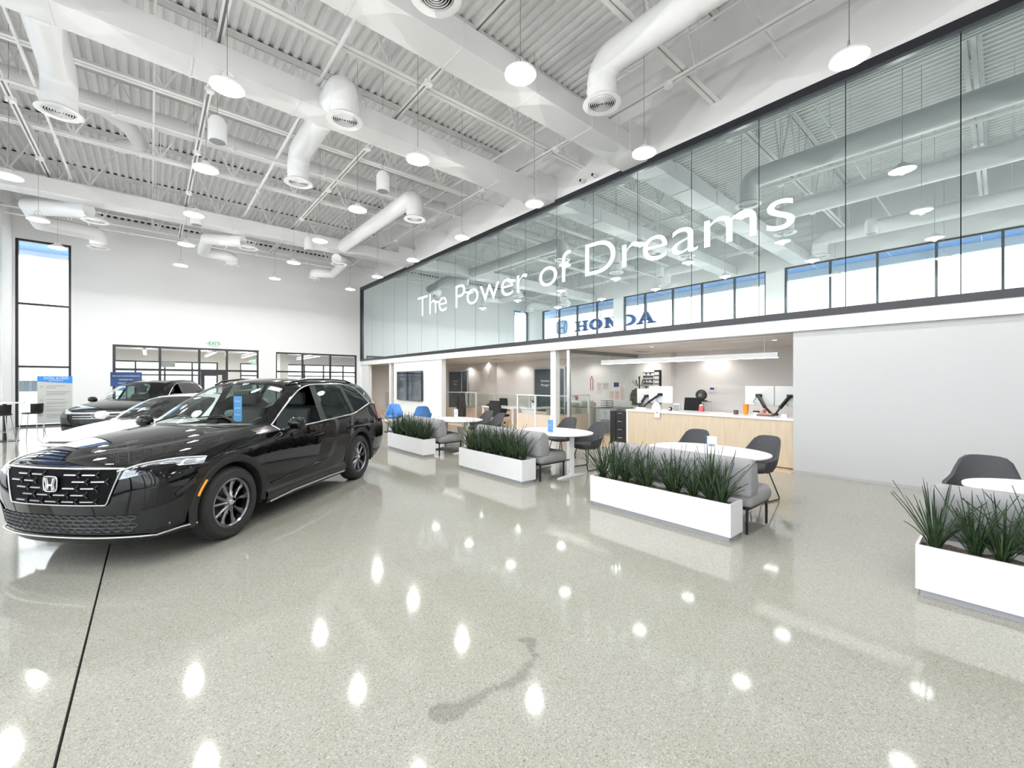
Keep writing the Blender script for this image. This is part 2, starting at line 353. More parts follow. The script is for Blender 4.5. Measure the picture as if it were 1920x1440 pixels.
# ---- ceiling: roof slab + corrugated deck panels
ceil = struct(rbox(X0-.3, XG+.3, Y0, YE+.2, ZD+.10, ZD+.2).build('ceiling', 'ceil_white'))
def deck_panel():
    p = 0.2; n = 5; prof = []
    for i in range(n):
        x = i*p; prof += [(x, 0), (x+.085, 0), (x+.105, .06), (x+.18, .06)]
    prof.append((n*p, 0))
    return MB().grid([[(x, 0, z) for x, z in prof], [(x, YE-Y0, z) for x, z in prof]]).mesh('deck_panel', fix=False)
dm = deck_panel()
for i in range(13):
    o = link('deck_panel', dm, 'ceil_white', ceil); o.location = (X0-.4+i*1.0, Y0, ZD)
# ---- bar joists
def chord2(z, h, w, gap):
    b = MB()
    for s in (-1, 1):
        b.box(X0, XG, s*gap/2, s*(gap/2+w), z, z+.012) if s > 0 else b.box(X0, XG, -(gap/2+w), -gap/2, z, z+.012)
        b.box(X0, XG, s*gap/2-.006, s*gap/2+.006, z, z+h)
    return b
tc_me = MB().box(X0, XG, -.09, .09, ZD-.022, ZD-.008).box(X0, XG, -.03, -.018, ZD-.12, ZD-.022).box(X0, XG, .018, .03, ZD-.12, ZD-.022).mesh('top_chord')
cl_me = MB().box(X0, XG, -.012, .012, ZD-.006, ZD+.10).mesh('flute_dark_strip')  # dark strip added so the deck flutes show as dark notches
bc_me = chord2(7.31, .09, .075, .035).mesh('bottom_chord')
wa_me = MB().bar((0, 0, ZD-.08), (.78, 0, 7.36), .035).mesh('web_bar'); wb_me = MB().bar((.78, 0, 7.36), (1.56, 0, ZD-.08), .035).mesh('web_bar'); wv_me = MB().bar((.78, 0, 7.36), (.78, 0, ZD-.08), .024).mesh('web_post')
JY = [-3.05, 0.38, 3.82, 7.30, 10.72, 14.1, 17.5, 20.96]
ORD = ['nearest', 'second', 'third', 'fourth', 'fifth', 'sixth', 'seventh', 'eighth', 'ninth']
for i, y in enumerate(JY):
    j = thing('roof_joist', 'white open-web steel roof joist, %s from the end wall' % ORD[len(JY)-1-i], 'roof joist', (0, y, 0), 0, 'roof joists')
    link('top_chord', tc_me, 'steel_white', j); link('flute_dark_strip', cl_me, 'dark_gap', j); link('bottom_chord', bc_me, 'steel_white', j)
    for k in range(8):
        x = X0+k*1.56
        for nm, me in (('web_bar', wa_me), ('web_bar', wb_me), ('web_post', wv_me)):
            if x+1.56 > XG and nm == 'web_bar' and me is wb_me: continue
            link(nm, me, 'steel_white', j).location = (x, 0, 0)
# corrugated ledge on the end wall
lg = thing('wall_ledge', 'white ledge with a row of dark slots high on the end wall', 'ledge', (0, YE-.01, 8.06))
rbox(-3.4, 8.4, -.10, 0, .07, .12).build('shelf', 'steel_white', lg); sl = rbox(0, .11, -.02, 0, 0, .07).mesh('slot'); 
for i in range(58): link('slot', sl, 'dark_gap', lg).location = (-3.3+i*.2, 0, 0)
# ---- rectangular supply ducts with wall boxes
def rect_duct(label, ya, yb, x0=X0+.02, up=.28):
    t = thing('supply_duct', label, 'duct', (0, (ya+yb)/2, 6.70), 0, 'white box ducts under the roof'); h = (yb-ya)/2
    rbox(x0, 7.98, -h, h, 0, .40).build('trunk', 'duct_white', t, bevel=.006)
    rbox(7.98, XG-.005, -h-.02, h+.06, 0, .40+up).build('wall_box', 'duct_white', t, bevel=.006)
    fm = MB().box(-.012, .012, -h-.008, h+.008, -.008, .408).mesh('flange')
    for k in range(7): link('flange', fm, 'duct_white', t).location = (-2.6+k*1.55, 0, 0)
    hr = MB().cyl((0, -h-.01, .2), (0, -h-.01, 2.38), .006, 6).mesh('hanger_rod')
    for k in range(5): link('hanger_rod', hr, 'steel_white', t).location = (-1.7+k*2.3, 0, 0)
rect_duct('long white box duct across the ceiling nearest the camera', 5.34, 5.93)
rect_duct('long white box duct across the ceiling, the middle of three', 8.26, 8.82)
rect_duct('long white box duct across the ceiling nearest the end wall', 16.66, 17.22)
# ---- round branch ducts with drop diffusers
def arc(c, r, a0, a1, n, f): return [f(c, r, a0+(a1-a0)*i/n) for i in range(n+1)]
def branch(label, x, ys, yd, zd=6.22, z=6.88, r=.23, mid=None):
    """round duct leaving y=ys, running along Y to a drop diffuser at y=yd (mid: extra path points)."""
    t = thing('round_duct', label, 'duct', (x, yd, zd), 0, 'round branch ducts')
    sgn = 1 if yd > ys else -1; re = max(.02, min(.30, abs(yd-ys), z-zd-.08)); pts = [(0, ys-yd, z-zd)]
    if mid: pts += [(mx-x, my-yd, mz-zd) for mx, my, mz in mid]
    n = 8
    for i in range(n+1):
        a = (PI/2)*i/n; pts.append((0, -sgn*re+sgn*re*math.sin(a), (z-zd-re)+re*math.cos(a)))
    pts.append((0, 0, .06))
    MB().tube(pts, r, 20).build('pipe', 'duct_white', t, smooth=50)
    for q in (pts[1] if len(pts) > 10 else pts[0], pts[-1]):
        pass
    MB().tube([(r*1.012*math.cos(2*PI*i/20), r*1.012*math.sin(2*PI*i/20), .22) for i in range(20)], .008, 6, True).build('seam_ring', 'duct_white', t)
    MB().lathe([(r, .07), (r+.06, .02), (r+.075, 0), (r+.06, -.006), (r-.02, .012), (r-.02, .05)], 28).build('diffuser_rim', 'white_matte', t, smooth=40)
    lv = MB()
    for k in range(6):
        rr = .03+k*.033; lv.lathe([(rr, .0), (rr+.007, .0), (rr+.016, .03), (rr+.010, .03), (rr, .0)], 24)
    lv.build('louver_rings', 'white_matte', t, smooth=40)
    MB().disc((0, 0, .055), r-.01, 24).build('throat', 'dark_gap', t)
    return t
branch('short elbow duct and diffuser on the near side of the middle box duct', 2.6, 8.26, 7.55)
branch('round duct and diffuser behind the middle box duct, above the black car', 2.6, 8.82, 10.62)
branch('round duct and diffuser at upper left behind the middle box duct', -1.18, 8.82, 10.50)
branch('round duct ending in a diffuser at the top edge, over the middle', 2.58, -5.0, 4.40, r=.24)
branch('round duct ending in a diffuser nearest the exterior windows, seen in the glass', -1.2, -5.0, 4.40, r=.24)
branch('large round duct with ringed diffuser in front of the nearest box duct', 5.68, -5.0, 4.33, r=.24)
branch('long round duct from the far box duct ending in a diffuser above the offices', 5.68, 16.66, 10.85)
for xx, l in ((-1.2, 'leftmost'), (2.56, 'middle'), (5.6, 'rightmost')):
    branch('short drop diffuser below the far box duct, %s of three' % l, xx, 16.93, 16.95, z=6.75)
branch('round duct with an elbow and diffuser against the end wall by the tall window', -1.35, 17.22, 20.2, mid=[(-2.6, 18.0, 6.6), (-2.6, 19.4, 6.55)], z=6.6)
branch('round duct with an elbow and diffuser against the middle of the end wall', 2.46, 17.22, 20.0, mid=[(1.5, 18.0, 6.6), (1.5, 19.5, 6.5), (2.2, 19.6, 6.5)], z=6.5, r=.2)
branch('round duct with an elbow and diffuser against the end wall near the glass corner', 5.6, 17.22, 20.2, mid=[(6.3, 18.0, 6.7), (6.3, 19.7, 6.5)], z=6.5, r=.2)
rm = thing('return_duct', 'round white return duct running across the roof between joists', 'duct', (0, 13.2, 7.85))
MB().cyl((-2.4, 0, 0), (8.0, 0, 0), .21, 20).build('pipe', 'duct_white', rm, smooth=50)
MB().tube([(-.9, 0, 0), (-.4, .6, -.05), (-.2, 1.3, -.1), (-.6, 1.8, -.1)], .17, 16).build('branch_pipe', 'duct_white', rm, smooth=50)
MB().cyl((8.0, 0, 0), (8.06, 0, 0), .27, 20).build('end_flange', 'duct_white', rm)
ck = MB().bar((0, 0, 0), (0, 0, 1.2), .02).mesh('hanger_rod')
for k in range(8): link('hanger_rod', ck, 'steel_white', rm).location = (-2+k*1.35, -.22, 0)
# ---- pipes and conduits
def run(label, p0, p1, r, name='sprinkler_pipe', drops=0, hang=6):
    L = (Vector(p1)-Vector(p0)); t = thing(name, label, 'pipe', p0)
    MB().cyl((0, 0, 0), L, r, 10).build('pipe', 'steel_white', t, smooth=50)
    hm = MB().cyl((0, 0, 0), (0, 0, ZD-p0[2]), .007, 6).mesh('hanger_rod')
    for k in range(hang):
        q = L*((k+.5)/hang); link('hanger_rod', hm, 'steel_white', t).location = q
    for k in range(hang): MB().cyl(L*((k+.5)/hang)-Vector((0, 0, r*1.8)), L*((k+.5)/hang)+Vector((0, 0, r*1.8)), r*1.5, 10).build('coupling', 'steel_white', t)
    return t
run('white pipe running lengthwise above the middle of the showroom', (2.4, Y0+.1, 7.22), (2.4, 21.5, 7.22), .035)
def strut(label, x, z, ya, yb):
    t = thing('strut_channel', label, 'channel', (x, ya, z)); Lh = yb-ya
    rbox(-.05, -.02, 0, Lh, 0, .04).build('rail', 'steel_white', t); rbox(.02, .05, 0, Lh, 0, .04).build('rail', 'steel_white', t)
    rbox(-.02, .02, 0, Lh, .025, .032).build('slot_strip', 'grey_plastic', t)
    jb = MB().cyl((0, 0, -.05), (0, 0, .03), .08, 14).mesh('junction_box')
    y = 4.1
    while y < yb:
        if y > ya: link('junction_box', jb, 'steel_white', t).location = (0, y-ya, 0)
        y += 2.9
strut('slotted white strut channel carrying lights right of centre', 3.95, 7.22, Y0+.1, 21)
strut('slotted white strut channel carrying lights left of centre', 0.86, 7.22, Y0+.1, 21)
strut('slotted white strut channel running along the top of the glass wall', 7.4, 7.22, Y0+.1, 21.5)
strut('slotted white strut channel nearest the tall exterior windows', -2.1, 7.22, Y0+.1, 21)
run('thin white pipe running lengthwise left of the middle', (0.06, Y0+.1, 7.6), (0.06, 21.5, 7.6), .022)
run('thin white pipe running lengthwise along the exterior windows', (-1.65, Y0+.1, 7.2), (-1.65, 21.5, 7.2), .028)
run('thin white pipe running lengthwise above the glass wall', (6.9, Y0+.1, 7.5), (6.9, 21.5, 7.5), .024)
run('thin white pipe running across in front of the near box duct', (X0+.05, 2.6, 7.5), (8.7, 2.6, 7.5), .024)
run('thin white pipe running across beyond the middle box duct', (X0+.05, 11.9, 7.15), (8.7, 11.9, 7.15), .03)
run('thin white pipe running across just before the end wall', (X0+.05, 21.35, 7.2), (8.7, 21.35, 7.2), .03)
# ---- pendant high-bay lights
LX = [-2.12, 0.80, 3.69, 6.62]; LY = [-1.67, 1.25, 4.13, 6.93, 9.86, 12.75, 15.66, 18.55]
lens_m = mat('lamp_lens', (1, 1, 1), .4, emit=(1.0, 0.975, 0.92, LENS_E))
lens_m.cycles.emission_sampling = 'NONE'   # the spot lights of the pendants do the lighting
hs_me = MB().lathe([(.0, .13), (.06, .13), (.075, .10), (.15, .055), (.205, .02), (.205, -.01), (.19, -.012), (.185, .0), (0, .0)], 28).mesh('housing', smooth=40)
ls_me = MB().lathe([(.185, .0), (.17, -.014), (.06, -.014), (.05, -.004), (.0, -.004)], 28).mesh('lens', smooth=40)
hb_me = MB().cyl((0, 0, -.004), (0, 0, -.03), .03, 14).mesh('sensor')
cb_me = MB().cyl((0, 0, .13), (0, 0, ZD-5.65), .005, 6).mesh('cable')
br_me = MB().tube([(-.07, 0, .10), (-.07, 0, .17), (0, 0, .24), (.07, 0, .17), (.07, 0, .10)], .006, 6).mesh('bracket')
spot_d = bpy.data.lights.new('pendant_beam', 'SPOT'); spot_d.energy = LAMP_W; spot_d.spot_size = math.radians(171); spot_d.spot_blend = .10
spot_d.shadow_soft_size = .06; spot_d.color = (1.0, 0.985, 0.96)
glow_d = bpy.data.lights.new('pendant_glow', 'POINT'); glow_d.energy = GLOW_W; glow_d.shadow_soft_size = 0.0; glow_d.color = (1.0, 0.985, 0.96)
COLN = ['along the exterior windows', 'left of centre', 'right of centre', 'along the glass wall']
for r_, y in enumerate(LY):
    for c_, x in enumerate(LX):
        t = thing('pendant_light', 'white pendant light %s, %s row from the end wall' % (COLN[c_], ORD[len(LY)-1-r_]), 'pendant light', (x, y, 5.66), 0, 'high-bay pendant lights')
        link('housing', hs_me, 'white_matte', t); link('lens', ls_me, 'lamp_lens', t); link('sensor', hb_me, 'grey_plastic', t)
        link('cable', cb_me, 'steel_grey', t); link('bracket', br_me, 'alu', t)
        so = bpy.data.objects.new('pendant_beam', spot_d); COL.objects.link(so); so.parent = t; so.location = (0, 0, -.03)
        go = bpy.data.objects.new('pendant_glow', glow_d); COL.objects.link(go); go.parent = t; go.location = (0, 0, -.14)
# hanging speakers
sp_b = MB().lathe([(0, 0), (.13, 0), (.15, .02), (.15, .36), (.10, .45), (0, .46)], 24).mesh('speaker_body', smooth=40)
sp_c = MB().cyl((0, 0, .46), (0, 0, ZD-6.1), .005, 6).mesh('cable'); sp_g = MB().disc((0, 0, -.004), .125, 24).mesh('grille')
for k, (x, y, l) in enumerate(((0.95, 9.55, 'beside the middle box duct'), (4.15, 9.5, 'above the black car, right of the middle box duct'), (1.0, 15.0, 'in front of the far box duct at left'), (4.1, 15.4, 'in front of the far box duct at right'), (0.95, 2.6, 'reflected high in the glass wall'))):
    t = thing('pendant_speaker', 'white cylindrical pendant speaker ' + l, 'speaker', (x, y, 6.1), 0, 'pendant speakers')
    link('speaker_body', sp_b, 'duct_white', t); link('cable', sp_c, 'steel_grey', t); link('grille', sp_g, 'grey_plastic', t)
# security cameras high on the wall over the glass
for y, l in ((7.25, 'left'), (6.85, 'right')):
    t = thing('security_camera', 'small white security camera above the glass frame, the %s of two' % l, 'camera', (8.74, y, 6.93), 0, 'security cameras')
    MB().lathe([(0, .0), (.05, 0), (.05, -.03), (0, -.03)], 16, axis='x').build('mount', 'white_matte', t)
    MB().lathe([(.0, -.15), (.045, -.15), (.055, -.11), (.055, -.04), (.03, -.02)], 16, axis='x').build('camera_body', 'white_matte', t, smooth=40)
    MB().lathe([(0, -.156), (.035, -.155), (.04, -.148)], 16, axis='x').build('lens', 'black', t)
# ================================================================== OUTSIDE, LOBBY AND LETTERING
struct(rbox(-90, 60, -60, 110, -.30, -.16).build('ground_outside', 'asphalt'))
mat('soffit_blue', (0.16, 0.36, 0.80), 0.25); mat('fascia', (0.72, 0.76, 0.78), 0.4); mat('sign_blue', (0.03, 0.12, 0.42), 0.4); mat('sign_logo', (0.10, 0.30, 0.65), 0.4)
mat('roof_grey', (0.42, 0.41, 0.42), 0.8, noise=(2, .08)); mat('ext_white', (0.86, 0.86, 0.86), 0.7); mat('dark_pane', (0.10, 0.13, 0.15), 0.1)
cp = thing('entrance_canopy', 'blue soffit canopy outside above the tall windows', 'canopy', (-5.0, 8, 6.50))
rbox(-.75, 1.0, -16, 16, .30, .40).build('soffit', 'soffit_blue', cp); rbox(-.95, -.75, -16, 16, -.02, .42).build('fascia', 'fascia', cp)
sm = MB().box(-.75, 1.0, -.01, .01, .285, .30).mesh('soffit_seam')
for k in range(13): link('soffit_seam', sm, 'fascia', cp).location = (0, -15+k*2.5, 0)
cpe = thing('window_canopy', 'blue soffit canopy outside above the end-wall tall window', 'canopy', (-3, 24.2, 6.50))
rbox(-1.2, 1.2, -1.1, .8, .30, .40).build('soffit', 'soffit_blue', cpe); rbox(-1.2, 1.2, .8, 1.0, .1, .42).build('fascia', 'fascia', cpe)
# sign hung from the canopy edge, facing away from the showroom
sg = thing('dealer_sign', 'blue dealership letters and emblem hanging outside the windows, seen in the glass wall', 'sign', (-5.72, 16.9, 5.22))
def split_islands(me, m, parent, name):
    bm = bmesh.new(); bm.from_mesh(me); bmesh.ops.remove_doubles(bm, verts=bm.verts, dist=1e-5); bm.verts.ensure_lookup_table(); seen = set(); out = []
    for v in bm.verts:
        if v.index in seen: continue
        st = [v]; isl = []; seen.add(v.index)
        while st:
            a = st.pop(); isl.append(a)
            for e in a.link_edges:
                b = e.other_vert(a)
                if b.index not in seen: seen.add(b.index); st.append(b)
        ids = {x.index: i for i, x in enumerate(isl)}; fs = [[ids[q.index] for q in f.verts] for f in bm.faces if f.verts[0].index in ids]
        m2 = bpy.data.meshes.new(name); m2.from_pydata([tuple(x.co) for x in isl], [], fs); out.append(link(name, m2, m, parent))
    bm.free(); return out
def sign_letter(polys, u0):
    b = MB()
    for P in polys: b.prism([(u0+u, v) for u, v in P], lambda u, v: (-.06, 3.15-u, v), lambda u, v: (.06, 3.15-u, v))
    b.build('letter', 'sign_blue', sg)
def rc_(a, b, c, d): return [(a, c), (b, c), (b, d), (a, d)]
def ring(cx, a, b, w, a0, a1, n=16):
    out = []
    for i in range(n):
        t0, t1 = a0+(a1-a0)*i/n, a0+(a1-a0)*(i+1)/n
        out.append([(cx+(a-w)*math.cos(t0), .36+(b-w*.55)*math.sin(t0)), (cx+a*math.cos(t0), .36+b*math.sin(t0)), (cx+a*math.cos(t1), .36+b*math.sin(t1)), (cx+(a-w)*math.cos(t1), .36+(b-w*.55)*math.sin(t1))])
    return out
Hs = lambda x: [rc_(x, x+.26, 0, .72), rc_(x-.12, x+.38, 0, .10), rc_(x-.12, x+.38, .62, .72)]
sign_letter(Hs(.12)+Hs(.78)+[rc_(.3, .85, .30, .42)], 0)
sign_letter(ring(.55, .56, .38, .28, 0, 2*PI, 28), 1.28)
sign_letter(Hs(.12)[:2]+[rc_(0, .4, .62, .72), rc_(.80, 1.02, 0, .72), rc_(.68, 1.14, .62, .72), [(.12, .72), (.44, .72), (1.02, 0), (.72, 0)]], 2.55)
sign_letter([rc_(.12, .38, 0, .72), rc_(0, .6, 0, .11), rc_(0, .6, .61, .72)]+ring(.55, .56, .36, .28, -PI/2, PI/2), 3.88)
sign_letter([[(0.05, 0), (.28, 0), (.66, .72), (.50, .72)], [(.50, .72), (.76, .72), (1.18, 0), (.86, 0)], rc_(.3, .95, .20, .30), rc_(-.06, .42, 0, .09), rc_(.72, 1.30, 0, .09)], 5.08)

b = h_badge(sg, 0, 4.45, .45, 1.0, m='sign_logo', back='fascia'); b.rotation_euler = (0, 0, 0)
for k in range(5): MB().cyl((0, -2.6+k*1.75, .7), (0, -2.6+k*1.75, 1.27), .02, 8).build('hanger', 'frame_black', sg)
# far buildings seen through the tall window
bld = thing('service_building', 'white building with a grey roof across the yard', 'building', (.2, 52, -.16))
rbox(-13, 13, 0, 12, 0, 2.15).build('walls', 'ext_white', bld); MB().prism([(-.8, 2.1), (12.8, 2.1), (6, 3.3)], lambda a, b: (-13.5, a, b), lambda a, b: (13.5, a, b)).build('roof', 'roof_grey', bld)
for k in range(4): rbox(-8.4+k*5, -7.0+k*5, -.05, .05, 1.0, 1.85).build('window', 'dark_pane', bld)
rbox(-13, 13, -.08, 0, .0, .35).build('plinth', 'fascia', bld)
b2 = thing('distant_rooftop', 'pale low rooftop with boxy equipment on the horizon', 'building', (-34, 120, -.16))
rbox(-25, 40, 0, 10, 0, 7.6).build('walls', 'ext_white', b2)
for x, w, h in ((-9, 4, 1.2), (-3, 3, 1.8), (3, 6, 2.6), (10, 3, 1.6)): rbox(x, x+w, 2, 5, 7.6, 7.6+h).build('rooftop_unit', 'fascia', b2)
# lobby beyond the storefront
struct(rbox(-1.95, 12.4, 23.05, 30.2, 3.30, 3.45).build('ceiling_lobby', 'office_white'))
lw = MB(); lw.box(-1.95, -1.8, 23.05, 30, 0, 3.3); lw.box(12.2, 12.4, 23.05, 30, 0, 3.3); lw.box(3.0, 4.1, 29.9, 30.1, 0, 2.75); lw.box(-1.8, 12.2, 29.9, 30.1, 2.75, 3.3)
struct(lw.build('wall_lobby', 'office_white'))
window('window_8', 'x', 30.0, -1.8, 3.0, (-.6, .6, 1.8), (2.0,), 0, 2.75); window('window_9', 'x', 30.0, 4.1, 12.2, (5.3, 6.5, 7.7, 8.9, 10.2), (2.0,), 0, 2.75)
struct(rbox(5.35, 5.75, 25.6, 29.9, 0, 3.3).build('wall_lobby_partition', 'office_white'))
mat('tube_light', (1, 1, 1), .4, emit=(1, .98, .95, 9.0)); mat('lobby_tube', (1, 1, 1), .4, emit=(1, .98, .95, 30.0))
for k, (x, y, l) in enumerate(((-.2, 26.2, 'leftmost'), (2.3, 26.2, 'second from left'), (4.0, 26.2, 'third from left'), (6.9, 26.2, 'rightmost'))):
    t = thing('linear_light', 'linear ceiling light in the room behind the storefront, ' + l, 'ceiling light', (x, y, 3.0), 0, 'lobby linear lights')
    rbox(-.06, .06, -2.2, 2.2, 0, .12).build('housing', 'white_matte', t); rbox(-.05, .05, -2.18, 2.18, -.006, 0).build('diffuser', 'lobby_tube', t); rbox(-.05, .05, -2.18, 2.18, .12, .126).build('added_uplight', 'lobby_tube', t)  # glowing top face is added to brighten the lobby ceiling
    for q in (-1.8, 1.8): MB().cyl((0, q, .12), (0, q, .30), .006, 6).build('hanger', 'alu', t)
pt = thing('air_curtain', 'small grey louvred panel high on the lobby window', 'vent', (0.72, 29.8, 2.42)); rbox(-.32, .32, -.05, .05, 0, .30).build('panel', 'fascia', pt)
for k in range(5): rbox(-.30, .30, -.07, -.05, .03+k*.05, .05+k*.05).build('louver', 'grey_plastic', pt)
mat('exit_green', (0.03, 0.45, 0.22), .4, emit=(.03, .5, .22, .12))
def exit_sign(label, x, y, z):
    t = thing('exit_sign', label, 'exit sign', (x, y, z)); rbox(-.18, .18, -.05, 0, -.11, .11).build('case', 'fascia', t, bevel=.008); rbox(-.165, .165, -.053, -.05, -.095, .095).build('face', 'white_matte', t)
    text_obj('lettering', 'EXIT', .19, 'exit_green', t, frame_ny(0, -.056, -.065), .002, bold=.006)
    for s_ in (-1, 1):
        MB().lathe([(0, -.07), (.04, -.07), (.045, -.03), (.02, 0), (0, 0)], 14, c=(s_*.25, 0, .02), axis='y').build('emergency_lamp', 'white_matte', t, smooth=40); MB().cyl((s_*.17, -.02, 0), (s_*.25, -.02, .02), .012, 8).build('arm', 'white_matte', t)
exit_sign('white EXIT sign with green letters and two lamps above the storefront doors', 2.14, YE-.001, 3.32)
exit_sign('EXIT sign hanging in the room behind the storefront', 4.4, 27.0, 2.72)
# lettering on the glass wall
wl_ = thing('wall_lettering', 'white words The Power of Dreams on the glass wall', 'lettering', (XG-.006, 9.43, 4.40))
mat('vinyl_white', (0.66, 0.78, 0.82), .45)
tm = text_mesh('The Power of Dreams', 1.2, .002, 'LEFT', res=8, bold=-.006)
xs = [v.co.x for v in tm.vertices]; zs_ = [v.co.y for v in tm.vertices]
w_ = max(xs)-min(xs); cap = .85
tm.transform(Matrix.Diagonal((14.02/w_, cap/max(zs_), 1, 1)) @ Matrix.Translation((-min(xs), 0, 0)))
tm.transform(Matrix(((0,0,-1,0),(-1,0,0,7.01),(0,1,0,0),(0,0,0,1)))); tm.materials.clear()
split_islands(tm, 'vinyl_white', wl_, 'letter')
# ================================================================== CARS
mat('paint_black', (0.004, 0.004, 0.005), 0.3, 0.0, 0.0, coat=1.0); mat('paint_white', (0.82, 0.82, 0.82), 0.25, coat=1.0)
mat('tyre', (0.022, 0.022, 0.023), 0.75, bump=(80, .15)); mat('trim_black', (0.015, 0.015, 0.016), 0.25); mat('cladding', (0.024, 0.025, 0.026), 0.6, spec=.3, bump=(150, .05))
mat('wheel_dark', (0.26, 0.26, 0.28), 0.22, 1.0); mat('car_seat', (0.05, 0.054, 0.058), 0.75, bump=(120, .1)); mat('dash', (0.06, 0.065, 0.07), 0.7)
mat('grille_black', (0.005, 0.005, 0.006), 0.7, spec=.1); mat('lamp_cell', (.50, .51, .53), .15, coat=.5); mat('mesh_grey', (0.075, 0.077, 0.085), 0.4)
mat('amber', (0.95, 0.38, 0.02), 0.25, coat=.5); mat('red_lens', (0.5, 0.01, 0.015), 0.15, coat=1.0); mat('lamp_silver', (0.55, 0.56, 0.58), 0.12, 1.0)
mat('silver_trim', (0.55, 0.55, 0.56), 0.3, 1.0); mat('tag_blue', (0.10, 0.38, 0.85), 0.5); mat('brake_disc', (0.30, 0.30, 0.31), 0.35, 1.0)
glass_mat('car_glass', (0.80, 0.88, 0.85)); glass_mat('car_glass_dark', (0.16, 0.20, 0.19)); glass_mat('lamp_glass', (0.85, 0.87, 0.9))
def suv_sections(zs=1.0, ls=1.0, sedan=False):
    low = lambda x, w=1.0, sill=.27: [(x, 0, .22), (x, .68*w, .22), (x, .885*w, sill), (x, .918*w, .46), (x, .932*w, .73), (x, .925*w, .935)]
    R = []
    R.append(('nose', [(2.20, 0, .21), (2.18, .45, .21), (2.05, .80, .25), (2.02, .865, .42), (2.00, .885, .63), (2.03, .87, .77), (2.06, .82, .845), (2.14, .69, .88), (2.19, .50, .893), (2.222, .25, .90), (2.232, 0, .902)]))
    R.append(('f1', [(1.93, 0, .20), (1.92, .62, .20), (1.84, .865, .25), (1.81, .905, .44), (1.79, .922, .66), (1.80, .905, .835), (1.83, .845, .925), (1.90, .70, .965), (1.94, .5, .982), (1.96, .25, .99), (1.97, 0, .994)]))
    R.append(('f2', low(1.35)[:5]+[(1.35, .915, .91), (1.35, .855, 1.005), (1.36, .71, 1.052), (1.37, .5, 1.075), (1.38, .25, 1.088), (1.38, 0, 1.092)]))
    R.append(('f3', low(.93)[:5]+[(.92, .922, .93), (.90, .885, 1.025), (.92, .76, 1.085), (.96, .5, 1.115), (1.0, .25, 1.13), (1.02, 0, 1.135)]))
    R.append(('f4', low(.66)+[(.62, .905, 1.035), (.66, .815, 1.095), (.76, .70, 1.115), (.91, .36, 1.128), (.955, 0, 1.132)]))
    R.append(('f5', low(.32)+[(.28, .908, 1.04), (.26, .745, 1.37), (.32, .66, 1.395), (.45, .34, 1.42), (.49, 0, 1.43)]))
    R.append(('f6', low(.02)+[(-.04, .908, 1.048), (-.08, .675, 1.545), (-.04, .585, 1.585), (.04, .31, 1.615), (.07, 0, 1.622)]))
    R.append(('f7', low(-.24)+[(-.24, .908, 1.055), (-.33, .655, 1.585), (-.31, .565, 1.632), (-.29, .30, 1.662), (-.29, 0, 1.67)]))
    R.append(('f8', low(-.38)+[(-.36, .908, 1.06), (-.45, .65, 1.592), (-.44, .56, 1.64), (-.43, .30, 1.67), (-.43, 0, 1.678)]))
    R.append(('f9', low(-1.02)+[(-1.13, .905, 1.095), (-1.13, .645, 1.592), (-1.10, .555, 1.642), (-1.10, .30, 1.675), (-1.10, 0, 1.682)]))
    R.append(('f10', low(-1.14)+[(-1.21, .903, 1.105), (-1.20, .645, 1.588), (-1.18, .555, 1.64), (-1.18, .30, 1.673), (-1.18, 0, 1.68)]))
    R.append(('f11', low(-1.74, .985)[:5]+[(-1.74, .905, .97), (-1.78, .865, 1.245), (-1.64, .655, 1.535), (-1.68, .55, 1.622), (-1.70, .29, 1.655), (-1.70, 0, 1.662)]))
    R.append(('f12', low(-2.05, .97)[:5]+[(-2.05, .885, .98), (-2.04, .825, 1.20), (-1.98, .665, 1.47), (-2.02, .54, 1.588), (-2.05, .28, 1.622), (-2.06, 0, 1.63)]))
    R.append(('tail', [(-2.28, 0, .30), (-2.28, .60, .30), (-2.33, .80, .36), (-2.38, .84, .52), (-2.38, .85, .75), (-2.33, .835, .97), (-2.24, .78, 1.17), (-2.16, .66, 1.40), (-2.14, .50, 1.55), (-2.17, .26, 1.585), (-2.18, 0, 1.592)]))
    if sedan:
        out = []
        for n, P in R:
            out.append((n, [(x*ls, y*.97, z*zs if z < 1.0 else 1.0*zs+(z-1.0)*.72) for x, y, z in P]))
        return out
    return R
def front_x(y, base=2.235): return base-.05*(y/.5)**2*.6-.10*max(0, abs(y)-.45)**1.5*2.2
PARTN = ['bumper', 'hood', 'fender', 'front_door', 'rear_door', 'quarter_panel', 'roof', 'underbody', 'pillar', 'windshield', 'front_window', 'rear_window', 'quarter_window', 'front_face', 'tailgate', 'cowl', 'rear_glass']
